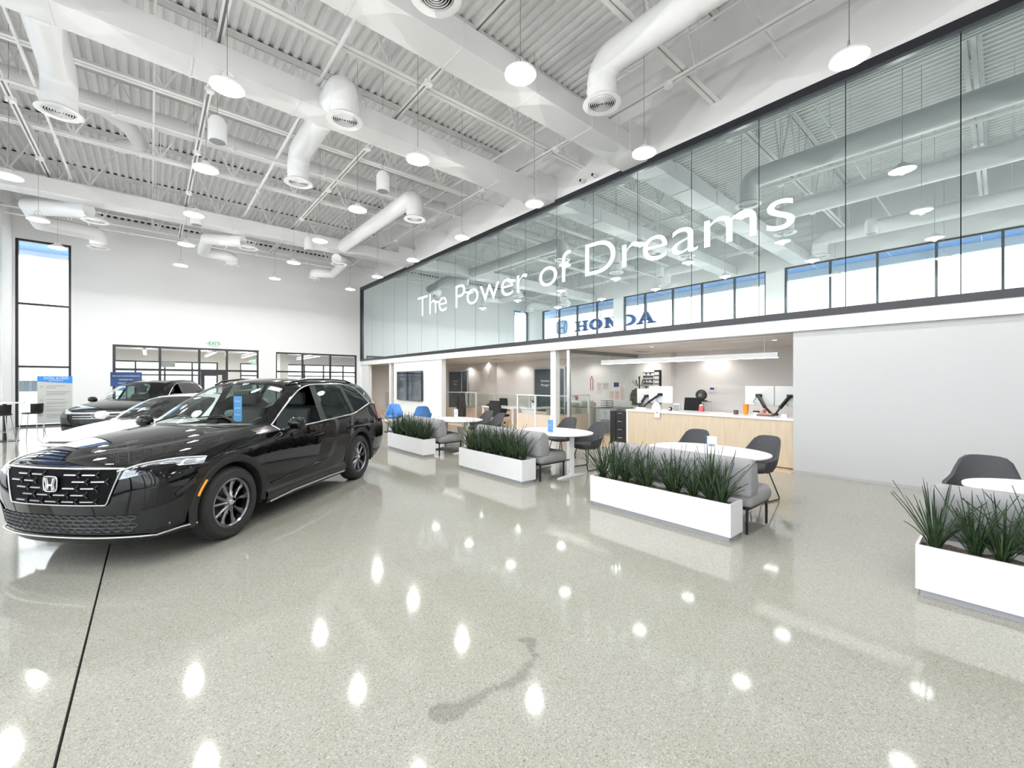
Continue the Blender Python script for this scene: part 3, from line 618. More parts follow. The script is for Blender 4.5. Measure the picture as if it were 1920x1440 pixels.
def car_shell(root, R, paint, wheel_r, arch_r, level=3):
    nm = [n for n, _ in R]; ns = len(R); verts = []; idx = {}
    def vid(si, k, side):
        if k in (0, 10): side = 1
        key = (si, k, side)
        if key not in idx:
            x, y, z = R[si][1][k]; idx[key] = len(verts); verts.append((x, y*side, z))
        return idx[key]
    faces = []; part = []
    for si in range(ns-1):
        a, b = nm[si], nm[si+1]
        for k in range(10):
            if k <= 1: p = 'underbody'
            elif k <= 5:
                p = 'bumper' if si == 0 else 'fender' if si in (1, 2) else 'front_door' if si in (3, 4, 5, 6, 7) else 'rear_door' if si in (8,) else 'quarter_panel'
                if si == 7: p = 'rear_door'
                if si == 9: p = 'quarter_panel'
                if si == 0 and k >= 4: p = 'bumper'
            elif k == 6:
                p = 'hood' if si < 2 else 'cowl' if si in (2, 3) else {4: 'front_window', 5: 'front_window', 6: 'front_window', 7: 'door_pillar', 8: 'rear_window', 9: 'rear_pillar', 10: 'quarter_window'}.get(si, 'quarter_panel')
                if si == 2: p = 'hood'
                if si == 3: p = 'sail_panel'
            elif k == 7:
                p = 'hood' if si < 3 else 'front_pillar' if si in (3, 4, 5) else 'roof'
            else:
                p = 'hood' if si < 3 else 'cowl' if si == 3 else 'windshield' if si in (4, 5) else 'roof'
            for side in (1, -1):
                q = [vid(si, k, side), vid(si+1, k, side), vid(si+1, k+1, side), vid(si, k+1, side)]
                if side < 0: q.reverse()
                faces.append(q); part.append((p, side))
    # caps with bulge
    def cap(si, pname, bulge):
        rows = {}
        for k in range(0, 6):
            kk = 10-k
            for side in (1, -1):
                if k == 5: rows[(k, side)] = [vid(si, 5, side)]; continue
                lo = verts[vid(si, k, side)]; hi = verts[vid(si, kk, side)]; L = [vid(si, k, side)]
                for j in range(1, 4):
                    t = j/4; key = ('cap', si, k, side if k else 1, j)
                    if key not in idx:
                        idx[key] = len(verts); bz = bulge*math.sin(PI*t)
                        verts.append((lo[0]*(1-t)+hi[0]*t+bz, lo[1]*(1-t)+hi[1]*t, lo[2]*(1-t)+hi[2]*t))
                    L.append(idx[key])
                L.append(vid(si, kk, side)); rows[(k, side)] = L
        for side in (1, -1):
            for k in range(0, 4):
                A = rows[(k, side)]; B = rows[(k+1, side)]
                for j in range(4):
                    q = [A[j], A[j+1], B[j+1], B[j]]
                    if side*bulge > 0: q.reverse()
                    faces.append(q); part.append((pname if not (pname == 'tailgate' and j == 3) else 'tailgate', 1))
            A = rows[(4, side)]; t5 = rows[(5, side)][0]
            for j in range(4):
                q = [A[j], A[j+1], t5]
                if side*bulge > 0: q.reverse()
                faces.append(q); part.append((pname, 1))
    cap(0, 'front_face', .05); cap(ns-1, 'tailgate', -.04)
    keys = sorted(set(part)); pi = {k: i for i, k in enumerate(keys)}
    me = bpy.data.meshes.new('shell'); me.from_pydata(verts, [], faces)
    for i, p in enumerate(me.polygons): p.material_index = pi[part[i]]
    bm = bmesh.new(); bm.from_mesh(me); cl = bm.edges.layers.float.new('crease_edge')
    inv = {v: k for k, v in idx.items()}
    for e in bm.edges:
        ka, kb = inv[e.verts[0].index], inv[e.verts[1].index]
        if ka[0] == 'cap' or kb[0] == 'cap': continue
        c = 0
        if ka[1] == kb[1]:
            k = ka[1]; s_ = min(ka[0], kb[0])
            if k == 6: c = .75 if s_ >= 3 else .45
            if k == 7 and 3 <= s_ <= 10: c = .55
            if k == 5: c = .35
            if k == 2: c = .5
            if k == 8 and 4 <= s_ <= 5: c = .5
        if ka[0] == kb[0]:
            if ka[0] == 0: c = .45
            if ka[0] == ns-1: c = .55
            if nm[ka[0]] == 'f4' and min(ka[1], kb[1]) >= 7: c = .7
            if nm[ka[0]] == 'f6' and min(ka[1], kb[1]) >= 8: c = .4
            if min(ka[1], kb[1]) == 6 and nm[ka[0]] in ('f7', 'f8', 'f9', 'f10', 'f11', 'f4'): c = .9
        e[cl] = c
    bm.to_mesh(me); bm.free()
    for k in keys: me.materials.append(M['black'])
    tmp = bpy.data.objects.new('shell_tmp', me); COL.objects.link(tmp); md = tmp.modifiers.new('s', 'SUBSURF'); md.levels = level; md.render_levels = level
    ev = bpy.data.meshes.new_from_object(tmp.evaluated_get(bpy.context.evaluated_depsgraph_get())); bpy.data.objects.remove(tmp)
    V = [list(v.co) for v in ev.vertices]; inside = [False]*len(V)
    for cx in (1.35*LS, -1.35*LS):
        for i, p in enumerate(V):
            dx, dz = p[0]-cx, p[2]-wheel_r
            d = math.hypot(dx, dz)
            if abs(p[1]) > .52 and d < arch_r and p[2] < 1.0:
                inside[i] = True
                if dz < -.08:
                    p[0] = cx+math.copysign(math.sqrt(max(arch_r**2-dz*dz, 0)), dx); continue
                if d < 1e-4: dx, dz, d = 0, 1, 1
                p[0] = cx+dx/d*arch_r; p[2] = wheel_r+dz/d*arch_r
    groups = {}; bedges = {}
    for p in ev.polygons:
        if all(inside[v] for v in p.vertices): continue
        groups.setdefault(p.material_index, []).append(tuple(p.vertices))
        for a, b in p.edge_keys: bedges.setdefault((a, b), []).append(p.material_index)
    objs = {}
    for gi, fs in groups.items():
        pn, side = keys[gi]; used = sorted(set(v for f in fs for v in f)); rm_ = {v: i for i, v in enumerate(used)}
        m2 = bpy.data.meshes.new(pn); m2.from_pydata([V[v] for v in used], [], [[rm_[v] for v in f] for f in fs])
        m2.polygons.foreach_set('use_smooth', [True]*len(m2.polygons))
        mm = {'windshield': 'car_glass', 'front_window': 'car_glass', 'rear_window': 'car_glass_dark', 'quarter_window': 'car_glass_dark', 'door_pillar': 'trim_black', 'rear_pillar': 'trim_black', 'sail_panel': 'trim_black', 'underbody': 'cladding', 'cowl': 'trim_black'}.get(pn, paint)
        if pn in ('front_window',) and side > 0: continue           # driver's window is wound down
        objs[(pn, side)] = link(pn, m2, mm, root)
    # bright outline round the side windows
    for side in (1, -1):
        win = {pi.get((w, side)) for w in ('front_window', 'rear_window', 'quarter_window', 'door_pillar', 'rear_pillar')}
        gl = {pi.get((w, side)) for w in ('front_window', 'rear_window', 'quarter_window')}
        es = [k for k, g in bedges.items() if len(g) == 2 and (g[0] in win) != (g[1] in win)]
        nb = {}
        for a, b in es: nb.setdefault(a, []).append(b); nb.setdefault(b, []).append(a)
        seen = set(); tb = MB()
        starts = [v for v in nb if len(nb[v]) == 1] + list(nb)
        for s0 in starts:
            if s0 in seen: continue
            ch = [s0]; seen.add(s0)
            while True:
                nx = [v for v in nb[ch[-1]] if v not in seen]
                if not nx: break
                ch.append(nx[0]); seen.add(nx[0])
            if len(ch) > 3: tb.tube([(V[v][0], V[v][1]+side*.004, V[v][2]) for v in ch], .011, 6)
        if tb.v: tb.build('window_trim', 'silver_trim', root, smooth=60)
    return objs, V, ev
LS = 1.0
def wheel(root, x, y, side, r, dark='wheel_dark'):
    w = bpy.data.objects.new('wheel', None); COL.objects.link(w); w.parent = root; w.location = (x, y, r)
    if side < 0: w.rotation_euler = (0, 0, PI)
    # outer face towards +y
    wd = .225; rr = r*.665
    prof = [(rr+.005, -wd/2), (r*.86, -wd/2-.008), (r*.955, -wd/2+.02), (r, -wd/2+.055), (r, wd/2-.055), (r*.955, wd/2-.02), (r*.88, wd/2+.004), (r*.70, wd/2+.006), (rr+.008, wd/2-.012), (rr, wd/2-.03), (rr, -wd/2)]
    MB().lathe(prof, 56, axis='y').build('tyre', 'tyre', w, smooth=35)
    gv = MB()
    for k in range(5): 
        yy = -.075+k*.0375; gv.lathe([(r+.0008, yy-.003), (r+.0008, yy+.003)], 56, axis='y')
    for j in range(64):
        a = 2*PI*j/64; c, s_ = math.cos(a), math.sin(a)
        for sy in (1, -1):
            gv.bar((c*(r*.955+.002), sy*(wd/2-.016), s_*(r*.955+.002)), (c*(r+.002), sy*(wd/2-.055), s_*(r+.002)), .006, .004, up=(c, 0, s_))
    gv.build('tread_grooves', 'dark_gap', w)
    MB().lathe([(rr, wd/2-.028), (rr+.006, wd/2-.008), (rr-.012, wd/2-.004), (rr-.026, wd/2-.02), (rr-.03, -.02), (rr-.03, -wd/2)], 48, axis='y').build('rim', dark, w, smooth=35)
    MB().cyl((0, -.02, 0), (0, -.005, 0), rr*.62, 32).build('brake_disc', 'brake_disc', w)
    MB().cyl((0, -.06, 0), (0, -.055, 0), rr-.03, 32).build('barrel_back', 'dark_gap', w)
    yo = wd/2-.022
    for j in range(5):
        for d_ in (-.31, .31):
            a = PI/2+2*PI*j/5+d_; a0 = PI/2+2*PI*j/5+d_*.7
            b = MB(); rows = []
            for t in (0, .35, .7, 1):
                ra = .055+(rr-.018-.055)*t; aa = a0+(a-a0)*t; wdt = (.021-.008*math.sin(t*PI))+.010*t; th = yo-.022*math.sin(t*PI*.9)-.012*t
                px, pz = ra*math.cos(aa), ra*math.sin(aa); tx, tz = -math.sin(aa), math.cos(aa)
                rows.append([(px-tx*wdt/1, th-.035, pz-tz*wdt), (px-tx*wdt*.8, th-.006, pz-tz*wdt*.8), (px, th+.004, pz), (px+tx*wdt*.8, th-.006, pz+tz*wdt*.8), (px+tx*wdt, th-.035, pz+tz*wdt)])
            b.grid(rows).build('spoke', dark, w, smooth=60)
    MB().lathe([(.0, yo+.008), (.028, yo+.008), (.034, yo), (.075, yo-.012), (.085, yo-.04)], 24, axis='y').build('hub', dark, w, smooth=40)
    MB().lathe([(0, yo+.011), (.024, yo+.011), (.029, yo+.006)], 20, axis='y').build('center_cap', 'chrome', w, smooth=40)
    nut = MB().cyl((.052, yo-.02, 0), (.052, yo-.002, 0), .009, 8).mesh('lug_nut')
    for j in range(5): link('lug_nut', nut, 'chrome', w).rotation_euler = (0, 2*PI*(j+.5)/5, 0)
    return w
def arch_ring(root, V, cx, side, r, r0, r1, m):
    """grey fender flare: ring segment that follows the body side"""
    def body_y(x, z):
        best = .93; bd = 9
        for p in V:
            if p[1]*side < .55: continue
            d = (p[0]-x)**2+(p[2]-z)**2
            if d < bd: bd = d; best = abs(p[1])
        return best
    rows = []; n = 26
    for i in range(n+1):
        a = -.20+(PI+.40)*i/n
        ca, sa_ = math.cos(a), math.sin(a); row = []
        ym = max(body_y(cx+ca*(r1+.02), r+sa_*(r1+.02)), .90)
        for rad, dy in ((r0-.004, -.09), (r0-.004, .004), (r0+.012, .014), (r1-.012, .010), (r1, -.01)): row.append((cx+ca*rad, side*(ym+dy), r+sa_*rad))
        rows.append(row)
    return MB().grid(rows).build('wheel_arch_flare', m, root, smooth=45)
def seat(root, x, y, z, m='car_seat'):
    s_ = bpy.data.objects.new('car_seat', None); COL.objects.link(s_); s_.parent = root; s_.location = (x, y, z)
    rbox(-.26, .26, -.25, .25, 0, .16).build('cushion', m, s_, bevel=.05, seg=3, smooth=40)
    MB().prism([(-.20, .14), (-.08, .14), (-.24, .72), (-.34, .72)], lambda a, b: (a, -.24, b), lambda a, b: (a, .24, b)).build('backrest', m, s_, bevel=.04, seg=3, smooth=40)
    rbox(-.36, -.26, -.13, .13, .76, .96).build('headrest', m, s_, bevel=.035, seg=3, smooth=40)
    return s_
from mathutils.bvhtree import BVHTree
def lerp3(a, b, t): return tuple(a[i]*(1-t)+b[i]*t for i in range(3))
def make_car(name, label, loc, rz, paint, sedan=False, detail=True, level=3, tagsheet=False, zscale=1.0):
    global LS
    LS = 1.0
    R = suv_sections(.90, 1.0, sedan)
    root = thing(name, label, 'car', loc, rz)
    wr = .368 if not sedan else .335; ar = wr+.068
    objs, V, ev = car_shell(root, R, paint, wr, ar, level)
    bvh = BVHTree.FromPolygons([Vector(p) for p in V], [tuple(p.vertices) for p in ev.polygons])
    def near(p, off=.0):
        l, n, i, d = bvh.find_nearest(Vector(p)); c = Vector((l.x*.6, 0, .6))
        if n.dot(l-c) < 0: n = -n
        return l+n*off
    def ray(o, d, off=0):
        l, n, i, dd = bvh.ray_cast(Vector(o), Vector(d))
        if l is None: return near(o, off)
        return l-Vector(d)*off
    def patch(c00, c10, c11, c01, n, m, off):
        return [[near(lerp3(lerp3(c00, c10, i/n), lerp3(c01, c11, i/n), j/m), off) for j in range(m+1)] for i in range(n+1)]
    def fp(y, z, off=0): return ray((4, y, z), (-1, 0, 0), off)
    def sp(x, z, side, off=0): return ray((x, side*2, z), (0, -side, 0), off)
    zt = .0 if not sedan else -.10
    # wheels and arches
    for x in (1.35, -1.35):
        for side in (1, -1): wheel(root, x, side*(.80 if not sedan else .78), side, wr, 'wheel_dark' if paint == 'paint_black' else 'steel_grey')
        for side in (1, -1):
            if not sedan: arch_ring(root, V, x, side, wr, ar-.012, ar+.062, 'cladding')
        for sd in (1, -1):
            ww = [[(x+(ar+.004)*math.cos(a), sd*yy, wr+(ar+.004)*math.sin(a)) for yy in (.45, .90)] for a in [-.28+(PI+.56)*i/20 for i in range(21)]]
            MB().grid(ww).build('wheel_well', 'dark_gap', root); MB().add([(x+ar*math.cos(a), sd*.45, wr+ar*math.sin(a)) for a in [-.28+(PI+.56)*i/20 for i in range(21)]], [tuple(range(21))]).build('well_wall', 'dark_gap', root)
    # front end: grille
    top, bot = .872+zt, .575+zt*.8; wt, wb = .60, .47
    n = 16
    G = [[fp(lerp3((-wt, 0, 0), (wt, 0, 0), i/n)[0]*(1-(1-j/6)*(1-wb/wt)), bot+(top-bot)*j/6, .006) for i in range(n+1)] for j in range(7)]
    MB().grid(G).build('grille', 'grille_black' if detail else 'trim_black', root, smooth=60)
    if detail:
        bars = []
        for r_ in range(5):
            z = top-.045-r_*.056
            for c_ in range(-3, 4):
                yc = c_*.165+(.0825 if r_ % 2 else 0); f = (z-bot)/(top-bot); lim = wb+(wt-wb)*f-.05
                if abs(yc)+.055 > lim or (abs(yc) < .12 and .66 < z < .85): continue
                q = MB(); ys = [yc-.055+.11*i/4 for i in range(5)]
                q.grid([[fp(y, z-.009, .012) for y in ys], [fp(y, z-.004, .022) for y in ys], [fp(y, z+.005, .022) for y in ys], [fp(y, z+.009, .012) for y in ys]])
                q.build('grille_bar', 'silver_trim', root)
                hx = MB().tube([fp(yc+.055, z, .012), fp(yc+.082, z-.028, .012)], .006, 5).tube([fp(yc+.055, z, .012), fp(yc+.082, z+.028, .012)], .006, 5); hx.build('grille_mesh', 'black', root)
        MB().tube([fp(-wt+2*wt*i/20, top+.006, .012) for i in range(21)], .009, 8).build('grille_chrome', 'chrome', root, smooth=60)
        u = [fp(-wt+.02-(-.10)*(1-t), bot+(top-bot)*t, .010) for t in (.95, .6, .25, .05)]+[fp(-wb+2*wb*i/16, bot-.004, .012) for i in range(17)]+[fp(wt-.02-.10*(1-t), bot+(top-bot)*t, .010) for t in (.05, .25, .6, .95)]
        MB().tube(u, .0065, 8).build('grille_surround', 'silver_trim', root, smooth=60)
    else:
        MB().tube([fp(-.62+1.24*i/16, top-.05, .02) for i in range(17)], .03, 8).build('grille_chrome', 'chrome', root, smooth=60)
        for zz in (.13, .19): MB().tube([fp(-.5+1.0*i/16, top-zz, .012) for i in range(17)], .010, 6).build('grille_bar', 'silver_trim', root, smooth=60)
    e = fp(0, .745+zt, .022); h_badge(root, e.x+.004, 0, .752+zt, .135)
    # headlights
    for sd in (1, -1):
        hl = bpy.data.objects.new('headlight', None); COL.objects.link(hl); hl.parent = root
        h0, h1 = (.868+zt, .775+zt)
        a, b, c, d = (2.25, sd*.56, h1+.01), (1.70, sd*.95, h1+.085), (1.66, sd*.95, h0+.07), (2.25, sd*.56, h0)
        MB().grid(patch(a, b, c, d, 14, 4, .003)).build('reflector', 'steel_grey', hl, smooth=60)
        for q in range(4):
            t0, t1 = .10+q*.2, .26+q*.2
            MB().grid(patch(lerp3(lerp3(a, b, t0), lerp3(d, c, t0), .2), lerp3(lerp3(a, b, t1), lerp3(d, c, t1), .2), lerp3(lerp3(a, b, t1), lerp3(d, c, t1), .62), lerp3(lerp3(a, b, t0), lerp3(d, c, t0), .62), 3, 2, .007)).build('lamp_cell', 'lamp_cell', hl, smooth=60)
        MB().tube([near(lerp3(d, c, i/12), .008) for i in range(13)], .007, 6).build('light_strip', 'white_gloss', hl, smooth=60)
        MB().grid(patch(a, b, c, d, 14, 4, .012)).build('lens', 'lamp_glass', hl, smooth=60)
        MB().tube([near(lerp3((2.0, sd*.87, .80+zt), (1.25, sd*.98, .875+zt), i/8), .001) for i in range(9)], .003, 5).build('panel_gap', 'dark_gap', root)
    # lower bumper
    lo = .33+zt*.3; hi = .475+zt*.5
    MB().grid([[fp(-.72+1.44*i/16, lo+(hi-lo)*j/4, .005) for i in range(17)] for j in range(5)]).build('lower_intake', 'dark_gap', root, smooth=60)
    if detail:
        hm = MB()
        for r_ in range(4):
            for c_ in range(-9, 10):
                yc = c_*.076+(.038 if r_ % 2 else 0); z = lo+.022+r_*.034
                if abs(yc) > .68: continue
                P = [fp(yc+.036*math.cos(PI*k/3), z+.02*math.sin(PI*k/3), .008) for k in range(6)]
                hm.tube(P, .0045, 4, True)
        o = hm.build('intake_mesh', 'mesh_grey', root); o['kind'] = 'stuff'
        for sd in (1, -1):
            MB().grid(patch((2.2, sd*.62, .33), (1.90, sd*.93, .36), (1.90, sd*.93, .60), (2.2, sd*.74, .50), 8, 5, .006)).build('corner_panel', 'cladding', root, smooth=60)
            MB().grid(patch((1.98, sd*.93, .60), (1.80, sd*.95, .68), (1.79, sd*.95, .745), (1.98, sd*.93, .635), 6, 3, .005)).build('side_vent', 'dark_gap', root, smooth=60)
            MB().lathe([(0, .006), (.009, .006), (.011, 0)], 12, axis='x', c=tuple(near((2.0, sd*.85, .37), .002))).build('parking_sensor', 'grey_plastic', root)
    lip = [near((1.78, .97, .30), .012), near((1.92, .95, .285), .02)]+[fp(.80-1.60*i/16, .285, .024) for i in range(17)]+[near((1.92, -.95, .285), .02), near((1.78, -.97, .30), .012)]
    MB().tube(lip, .009, 8).build('front_lip', 'silver_trim', root, smooth=60)
    # side details
    for sd in (1, -1):
        if not sedan:
            MB().grid([[(x, sd*(.905+.028*(j in (1, 2))), .215+.055*j) for x in (.86, .4, 0, -.4, -.86)] for j in range(4)]).build('sill_cladding', 'trim_black', root, smooth=60)
            MB().tube([(.84, sd*.938, .235), (.4, sd*.942, .262), (-.4, sd*.942, .262), (-.80, sd*.938, .25)], .011, 6).build('sill_strip', 'silver_trim', root)
            am = [(1.35+math.cos(a)*(ar+.030), 0, wr+math.sin(a)*(ar+.030)) for a in (.38, .5, .62, .74)]
            MB().tube([near((p[0], sd*1.0, p[2]), .016) for p in am], .012, 8).build('side_marker', 'amber', root, smooth=60)
            # lower door groove
            MB().tube([sp(.78-i*.105, .435+.008*i, sd, .004) for i in range(12)], .010, 6).build('door_molding', 'paint_black' if paint == 'paint_black' else paint, root, smooth=60)
        for xs in ([(.86, .30), (.90, .60), (.90, .80), (.86, .98)], [(-.30, .30), (-.30, .6), (-.30, .8), (-.30, 1.02)], [(-1.00, .86), (-1.10, .95), (-1.16, 1.06)]):
            zz = 1 if not sedan else .9
            MB().tube([sp(x, z*zz, sd, .0012) for x, z in xs], .0035, 5).build('panel_gap', 'dark_gap', root)
        for x in (-.12, -1.03):
            p = sp(x, .895 if not sedan else .81, sd); hd = MB()
            hd.tube([(x+.10, p.y, p.z-.005), (x+.075, p.y+sd*.03, p.z), (x-.075, p.y+sd*.03, p.z+.008), (x-.10, p.y, p.z+.008)], .014, 8)
            hd.build('door_handle', paint, root, smooth=60)
        # mirror
        mr_ = bpy.data.objects.new('side_mirror', None); COL.objects.link(mr_); mr_.parent = root; mr_.location = (.50, sd*.90, (1.04 if not sedan else .95))
        hs = MB(); rows = []
        for t, s_ in ((0, .25), (.12, .75), (.35, 1), (.7, 1), (.92, .85), (1.0, .55)):
            rows.append([(.02+.075*s_*math.cos(2*PI*k/16)*(1.0 if math.cos(2*PI*k/16) > 0 else .45), sd*(.05+.21*t), .075+.075*s_*math.sin(2*PI*k/16)) for k in range(16)])
        hs.grid(rows, True); hs.f.append(tuple(range(len(hs.v)-16, len(hs.v)))); hs.f.append(tuple(range(0, 16)))
        hs.build('mirror_housing', paint, mr_, smooth=60)
        MB().tube([(.03, -sd*.03, -.02), (.03, sd*.04, .0), (.02, sd*.10, .03)], [.03, .025, .03], 8).build('mirror_arm', 'trim_black', mr_, smooth=60)
        if not sedan:
            MB().tube([near((x, sd*.56, 1.66), .03 if -1.6 < x < .0 else .004) for x in (.02, -.12, -.5, -1.0, -1.5, -1.72)], .014, 8).build('roof_rail', 'trim_black', root, smooth=60)
        tl = patch((-2.40, sd*.80, .93), (-2.10, sd*.92, .95), (-2.05, sd*.80, 1.18), (-2.25, sd*.74, 1.22), 6, 5, .006)
        MB().grid(tl).build('tail_light', 'red_lens', root, smooth=60)
    # wipers, antenna
    zc = 1.13 if not sedan else .993
    for y0, y1 in ((.55, .02), (-.05, -.55)):
        MB().tube([near((.86, y0, zc+.05), .02), near((.80, (y0+y1)/2, zc+.08), .025), near((.86, y1, zc+.05), .02)], .009, 6).build('wiper', 'black', root)
    # interior
    zi = 0 if not sedan else -.12
    MB().prism([(.98, .95), (.98, 1.06), (.55, 1.04), (.38, .98), (.42, .70), (.98, .6)], lambda a, b: (a, -.76, b+zi), lambda a, b: (a, .76, b+zi)).build('dashboard', 'dash', root, bevel=.03, seg=3, smooth=40)
    for y in (.37, -.37): seat(root, -.15, y, .52+zi*.8)
    rs = bpy.data.objects.new('rear_bench', None); COL.objects.link(rs); rs.parent = root; rs.location = (-1.1, 0, .52+zi*.8)
    rbox(-.25, .25, -.66, .66, 0, .16).build('cushion', 'car_seat', rs, bevel=.05, seg=3, smooth=40)
    MB().prism([(-.20, .14), (-.08, .14), (-.24, .70), (-.34, .70)], lambda a, b: (a, -.66, b), lambda a, b: (a, .66, b)).build('backrest', 'car_seat', rs, bevel=.04, seg=3, smooth=40)
    rbox(-2.0, .95, -.72, .72, .26, .30).build('cabin_floor', 'dash', root)
    sw = [(0, .18*math.cos(2*PI*k/24), .18*math.sin(2*PI*k/24)) for k in range(24)]
    so = MB().tube(sw, .016, 8, True).box(-.01, .01, -.17, .17, -.03, .02).build('steering_wheel', 'dash', root, smooth=60)
    so.location = (.30, .37, .98+zi); so.rotation_euler = (0, math.radians(-25), 0)
    rv = rbox(-.015, .015, -.12, .12, -.035, .035).build('rear_view_mirror', 'black', root, bevel=.01); rv.location = (.16, 0, 1.47+zi*1.6)
    if tagsheet:
        tg = rbox(-.002, .002, -.06, .06, -.17, .17).build('hang_tag', 'tag_blue', root); tg.location = (.20, -.02, 1.26+zi)
        for k in range(3):
            rbox(-.004, -.0025 if False else .004, -.045, .045, -.004, .004).build('tag_line', 'paper', tg).location = (0, 0, .10-.09*k)
        MB().grid(patch((.12, .40, 1.58), (.12, .57, 1.565), (.20, .58, 1.535), (.20, .41, 1.55), 4, 2, .004)).build('windshield_sticker', 'paper', root)
    return root
CAR_RZ = math.radians(221.86)
make_car('black_suv', 'glossy black crossover SUV in the foreground with its driver window down', (1.05, 6.79, 0), CAR_RZ, 'paint_black', tagsheet=True)
make_car('white_sedan', 'white sedan parked between the two black cars', (.52, 10.41, 0), math.radians(238), 'paint_white', sedan=True, detail=False, level=2)
make_car('black_crossover', 'black car with a chrome grille bar parked behind the white sedan', (-.08, 17.12, 0), math.radians(244), 'paint_black', detail=False, level=2)
# ================================================================== SHOWROOM FURNITURE
mat('planter_white', (0.84, 0.84, 0.86), 0.22, noise=(3, .02)); mat('plinth_grey', (0.40, 0.40, 0.44), .4); mat('mulch', (0.16, 0.12, 0.09), 0.9, noise=(60, .6), bump=(90, .8))
mat('grass_leaf', (0.030, 0.062, 0.024), 0.35, noise=(9, .55)); mat('grass_pale', (0.16, 0.26, 0.08), .4, noise=(40, .4))
mat('bench_fabric', (0.32, 0.32, 0.33), 0.9, noise=(180, .18), bump=(350, .2)); mat('chair_fabric', (0.062, 0.064, 0.072), 0.85, noise=(200, .2), bump=(350, .15))
mat('blue_fabric', (0.10, 0.27, 0.68), 0.85, bump=(300, .15)); mat('table_white', (0.88, 0.88, 0.88), 0.25); mat('table_edge', (0.30, 0.29, 0.29), .5); mat('wire_black', (0.02, 0.02, 0.02), .4)
def clump_mesh(seed):
    rnd = random.Random(seed); b = MB()
    for i in range(46):
        a = rnd.uniform(0, 2*PI); L = rnd.uniform(.22, .60); lean = rnd.uniform(.05, .75)*(1.0 if rnd.random() < .8 else 1.3); w = rnd.uniform(.005, .010); r0 = rnd.uniform(0, .035)
        dx, dy = math.cos(a), math.sin(a); px, py = -dy, dx; k = rnd.uniform(.1, .9); rows = []
        for j in range(7):
            t = j/6; ang = lean*(1+k*t*.7); rr = r0+L*t*math.sin(ang)*.8; z = L*t*math.cos(ang*.8)
            ww = w*(1-t**2.2)*(.75+.5*t)+.0007
            rows.append([(dx*rr-px*ww, dy*rr-py*ww, z+.003), (dx*rr+dx*.003, dy*rr+dy*.003, z-.002), (dx*rr+px*ww, dy*rr+py*ww, z+.003)])
        b.grid(rows)
    return b.mesh('grass_clump', fix=False, smooth=60)
clumps = [clump_mesh(100+i) for i in range(5)]
def stem_mesh(seed):
    rnd = random.Random(seed); b = MB()
    for i in range(4):
        a = rnd.uniform(0, 2*PI); L = rnd.uniform(.10, .22); d = rnd.uniform(.05, .3)
        b.tube([(.01*math.cos(a), .01*math.sin(a), 0), (d*L*.5*math.cos(a), d*L*.5*math.sin(a), L*.55), (d*L*math.cos(a), d*L*math.sin(a), L)], [.007, .006, .002], 5)
    return b.mesh('pale_stems')
stems = [stem_mesh(i) for i in range(3)]
PW = ['the farthest planter', 'the second farthest planter', 'the middle foreground planter', 'the planter at the right edge']
rb = random.Random(5)
PLY = [8.95, 5.80, 2.67, -.455]
for i, yc in enumerate(PLY):
    lab = ['white rectangular planter box beside the rear of the black SUV', 'white rectangular planter box, second from the far end', 'white rectangular planter box in the middle foreground', 'white rectangular planter box cut off by the right edge'][i]
    p = thing('planter_box', lab, 'planter', (4.57, yc, 0), 0, 'white planter boxes'); L = .89
    s_ = MB(); t_ = .018
    s_.box(-.15, .15, -L, -L+t_, .05, .385); s_.box(-.15, .15, L-t_, L, .05, .385); s_.box(-.15, -.15+t_, -L+t_, L-t_, .05, .385); s_.box(.15-t_, .15, -L+t_, L-t_, .05, .385); s_.box(-.15+t_, .15-t_, -L+t_, L-t_, .05, .07)
    s_.build('box', 'planter_white', p); rbox(-.125, .125, -L+.025, L-.025, 0, .05).build('plinth', 'plinth_grey', p)
    n = 24; rows = [[(-.132+.264*u/4, -L+t_+(2*L-2*t_)*v/n, .345+.012*math.sin(v*1.7+u*2.1)+rb.uniform(-.006, .006)) for u in range(5)] for v in range(n+1)]
    MB().grid(rows).build('mulch', 'mulch', p, smooth=60)
    for k in range(10):
        c = thing('grass_plant', 'spiky dark grass plant, %s from the left in %s' % (['first','second','third','fourth','fifth','sixth','seventh','eighth','ninth','tenth'][9-k], PW[i]), 'plant', (4.57+rb.uniform(-.05, .05), yc-.79+k*.175+rb.uniform(-.04, .04), .345), rb.uniform(0, 6.28), 'grass plants in ' + PW[i])
        o = link('leaves', clumps[rb.randrange(5)], 'grass_leaf', c); sc = rb.uniform(.85, 1.12); o.scale = (sc, sc, sc*(1.0 if i else .95)); o['kind'] = 'stuff'
        link('pale_stems', stems[k % 3], 'grass_pale', c)
def pill(x0, x1, y0, y1, z0, z1, bv, name, m, par):
    return rbox(x0, x1, y0, y1, z0, z1).build(name, m, par, bevel=bv, seg=4, smooth=40)
BL = ['grey upholstered bench behind the planter farthest from the camera', 'grey upholstered bench behind the second planter from the far end', 'grey upholstered bench behind the middle foreground planter', 'grey upholstered bench behind the planter at the right edge']
for i, yc in enumerate(PLY):
    b = thing('bench', BL[i], 'bench', (4.75, yc-.06, 0), 0, 'grey benches')
    pill(.03, .66, -.90, .90, .27, .455, .075, 'seat', 'bench_fabric', b)
    bk = MB().prism([(0, .40), (.20, .40), (.235, .52), (.20, .74), (.13, .80), (.05, .80), (0, .72)], lambda u, v: (u, -.90, v), lambda u, v: (u, .90, v)).build('backrest', 'bench_fabric', b, bevel=.035, seg=3, smooth=45)
    for yy in (-.84, .84):
        for xx in (.06, .62): MB().bar((xx, yy, 0), (xx, yy, .29), .022).build('leg', 'wire_black', b)
    rbox(.05, .63, -.86, .86, .255, .275).build('frame', 'wire_black', b)
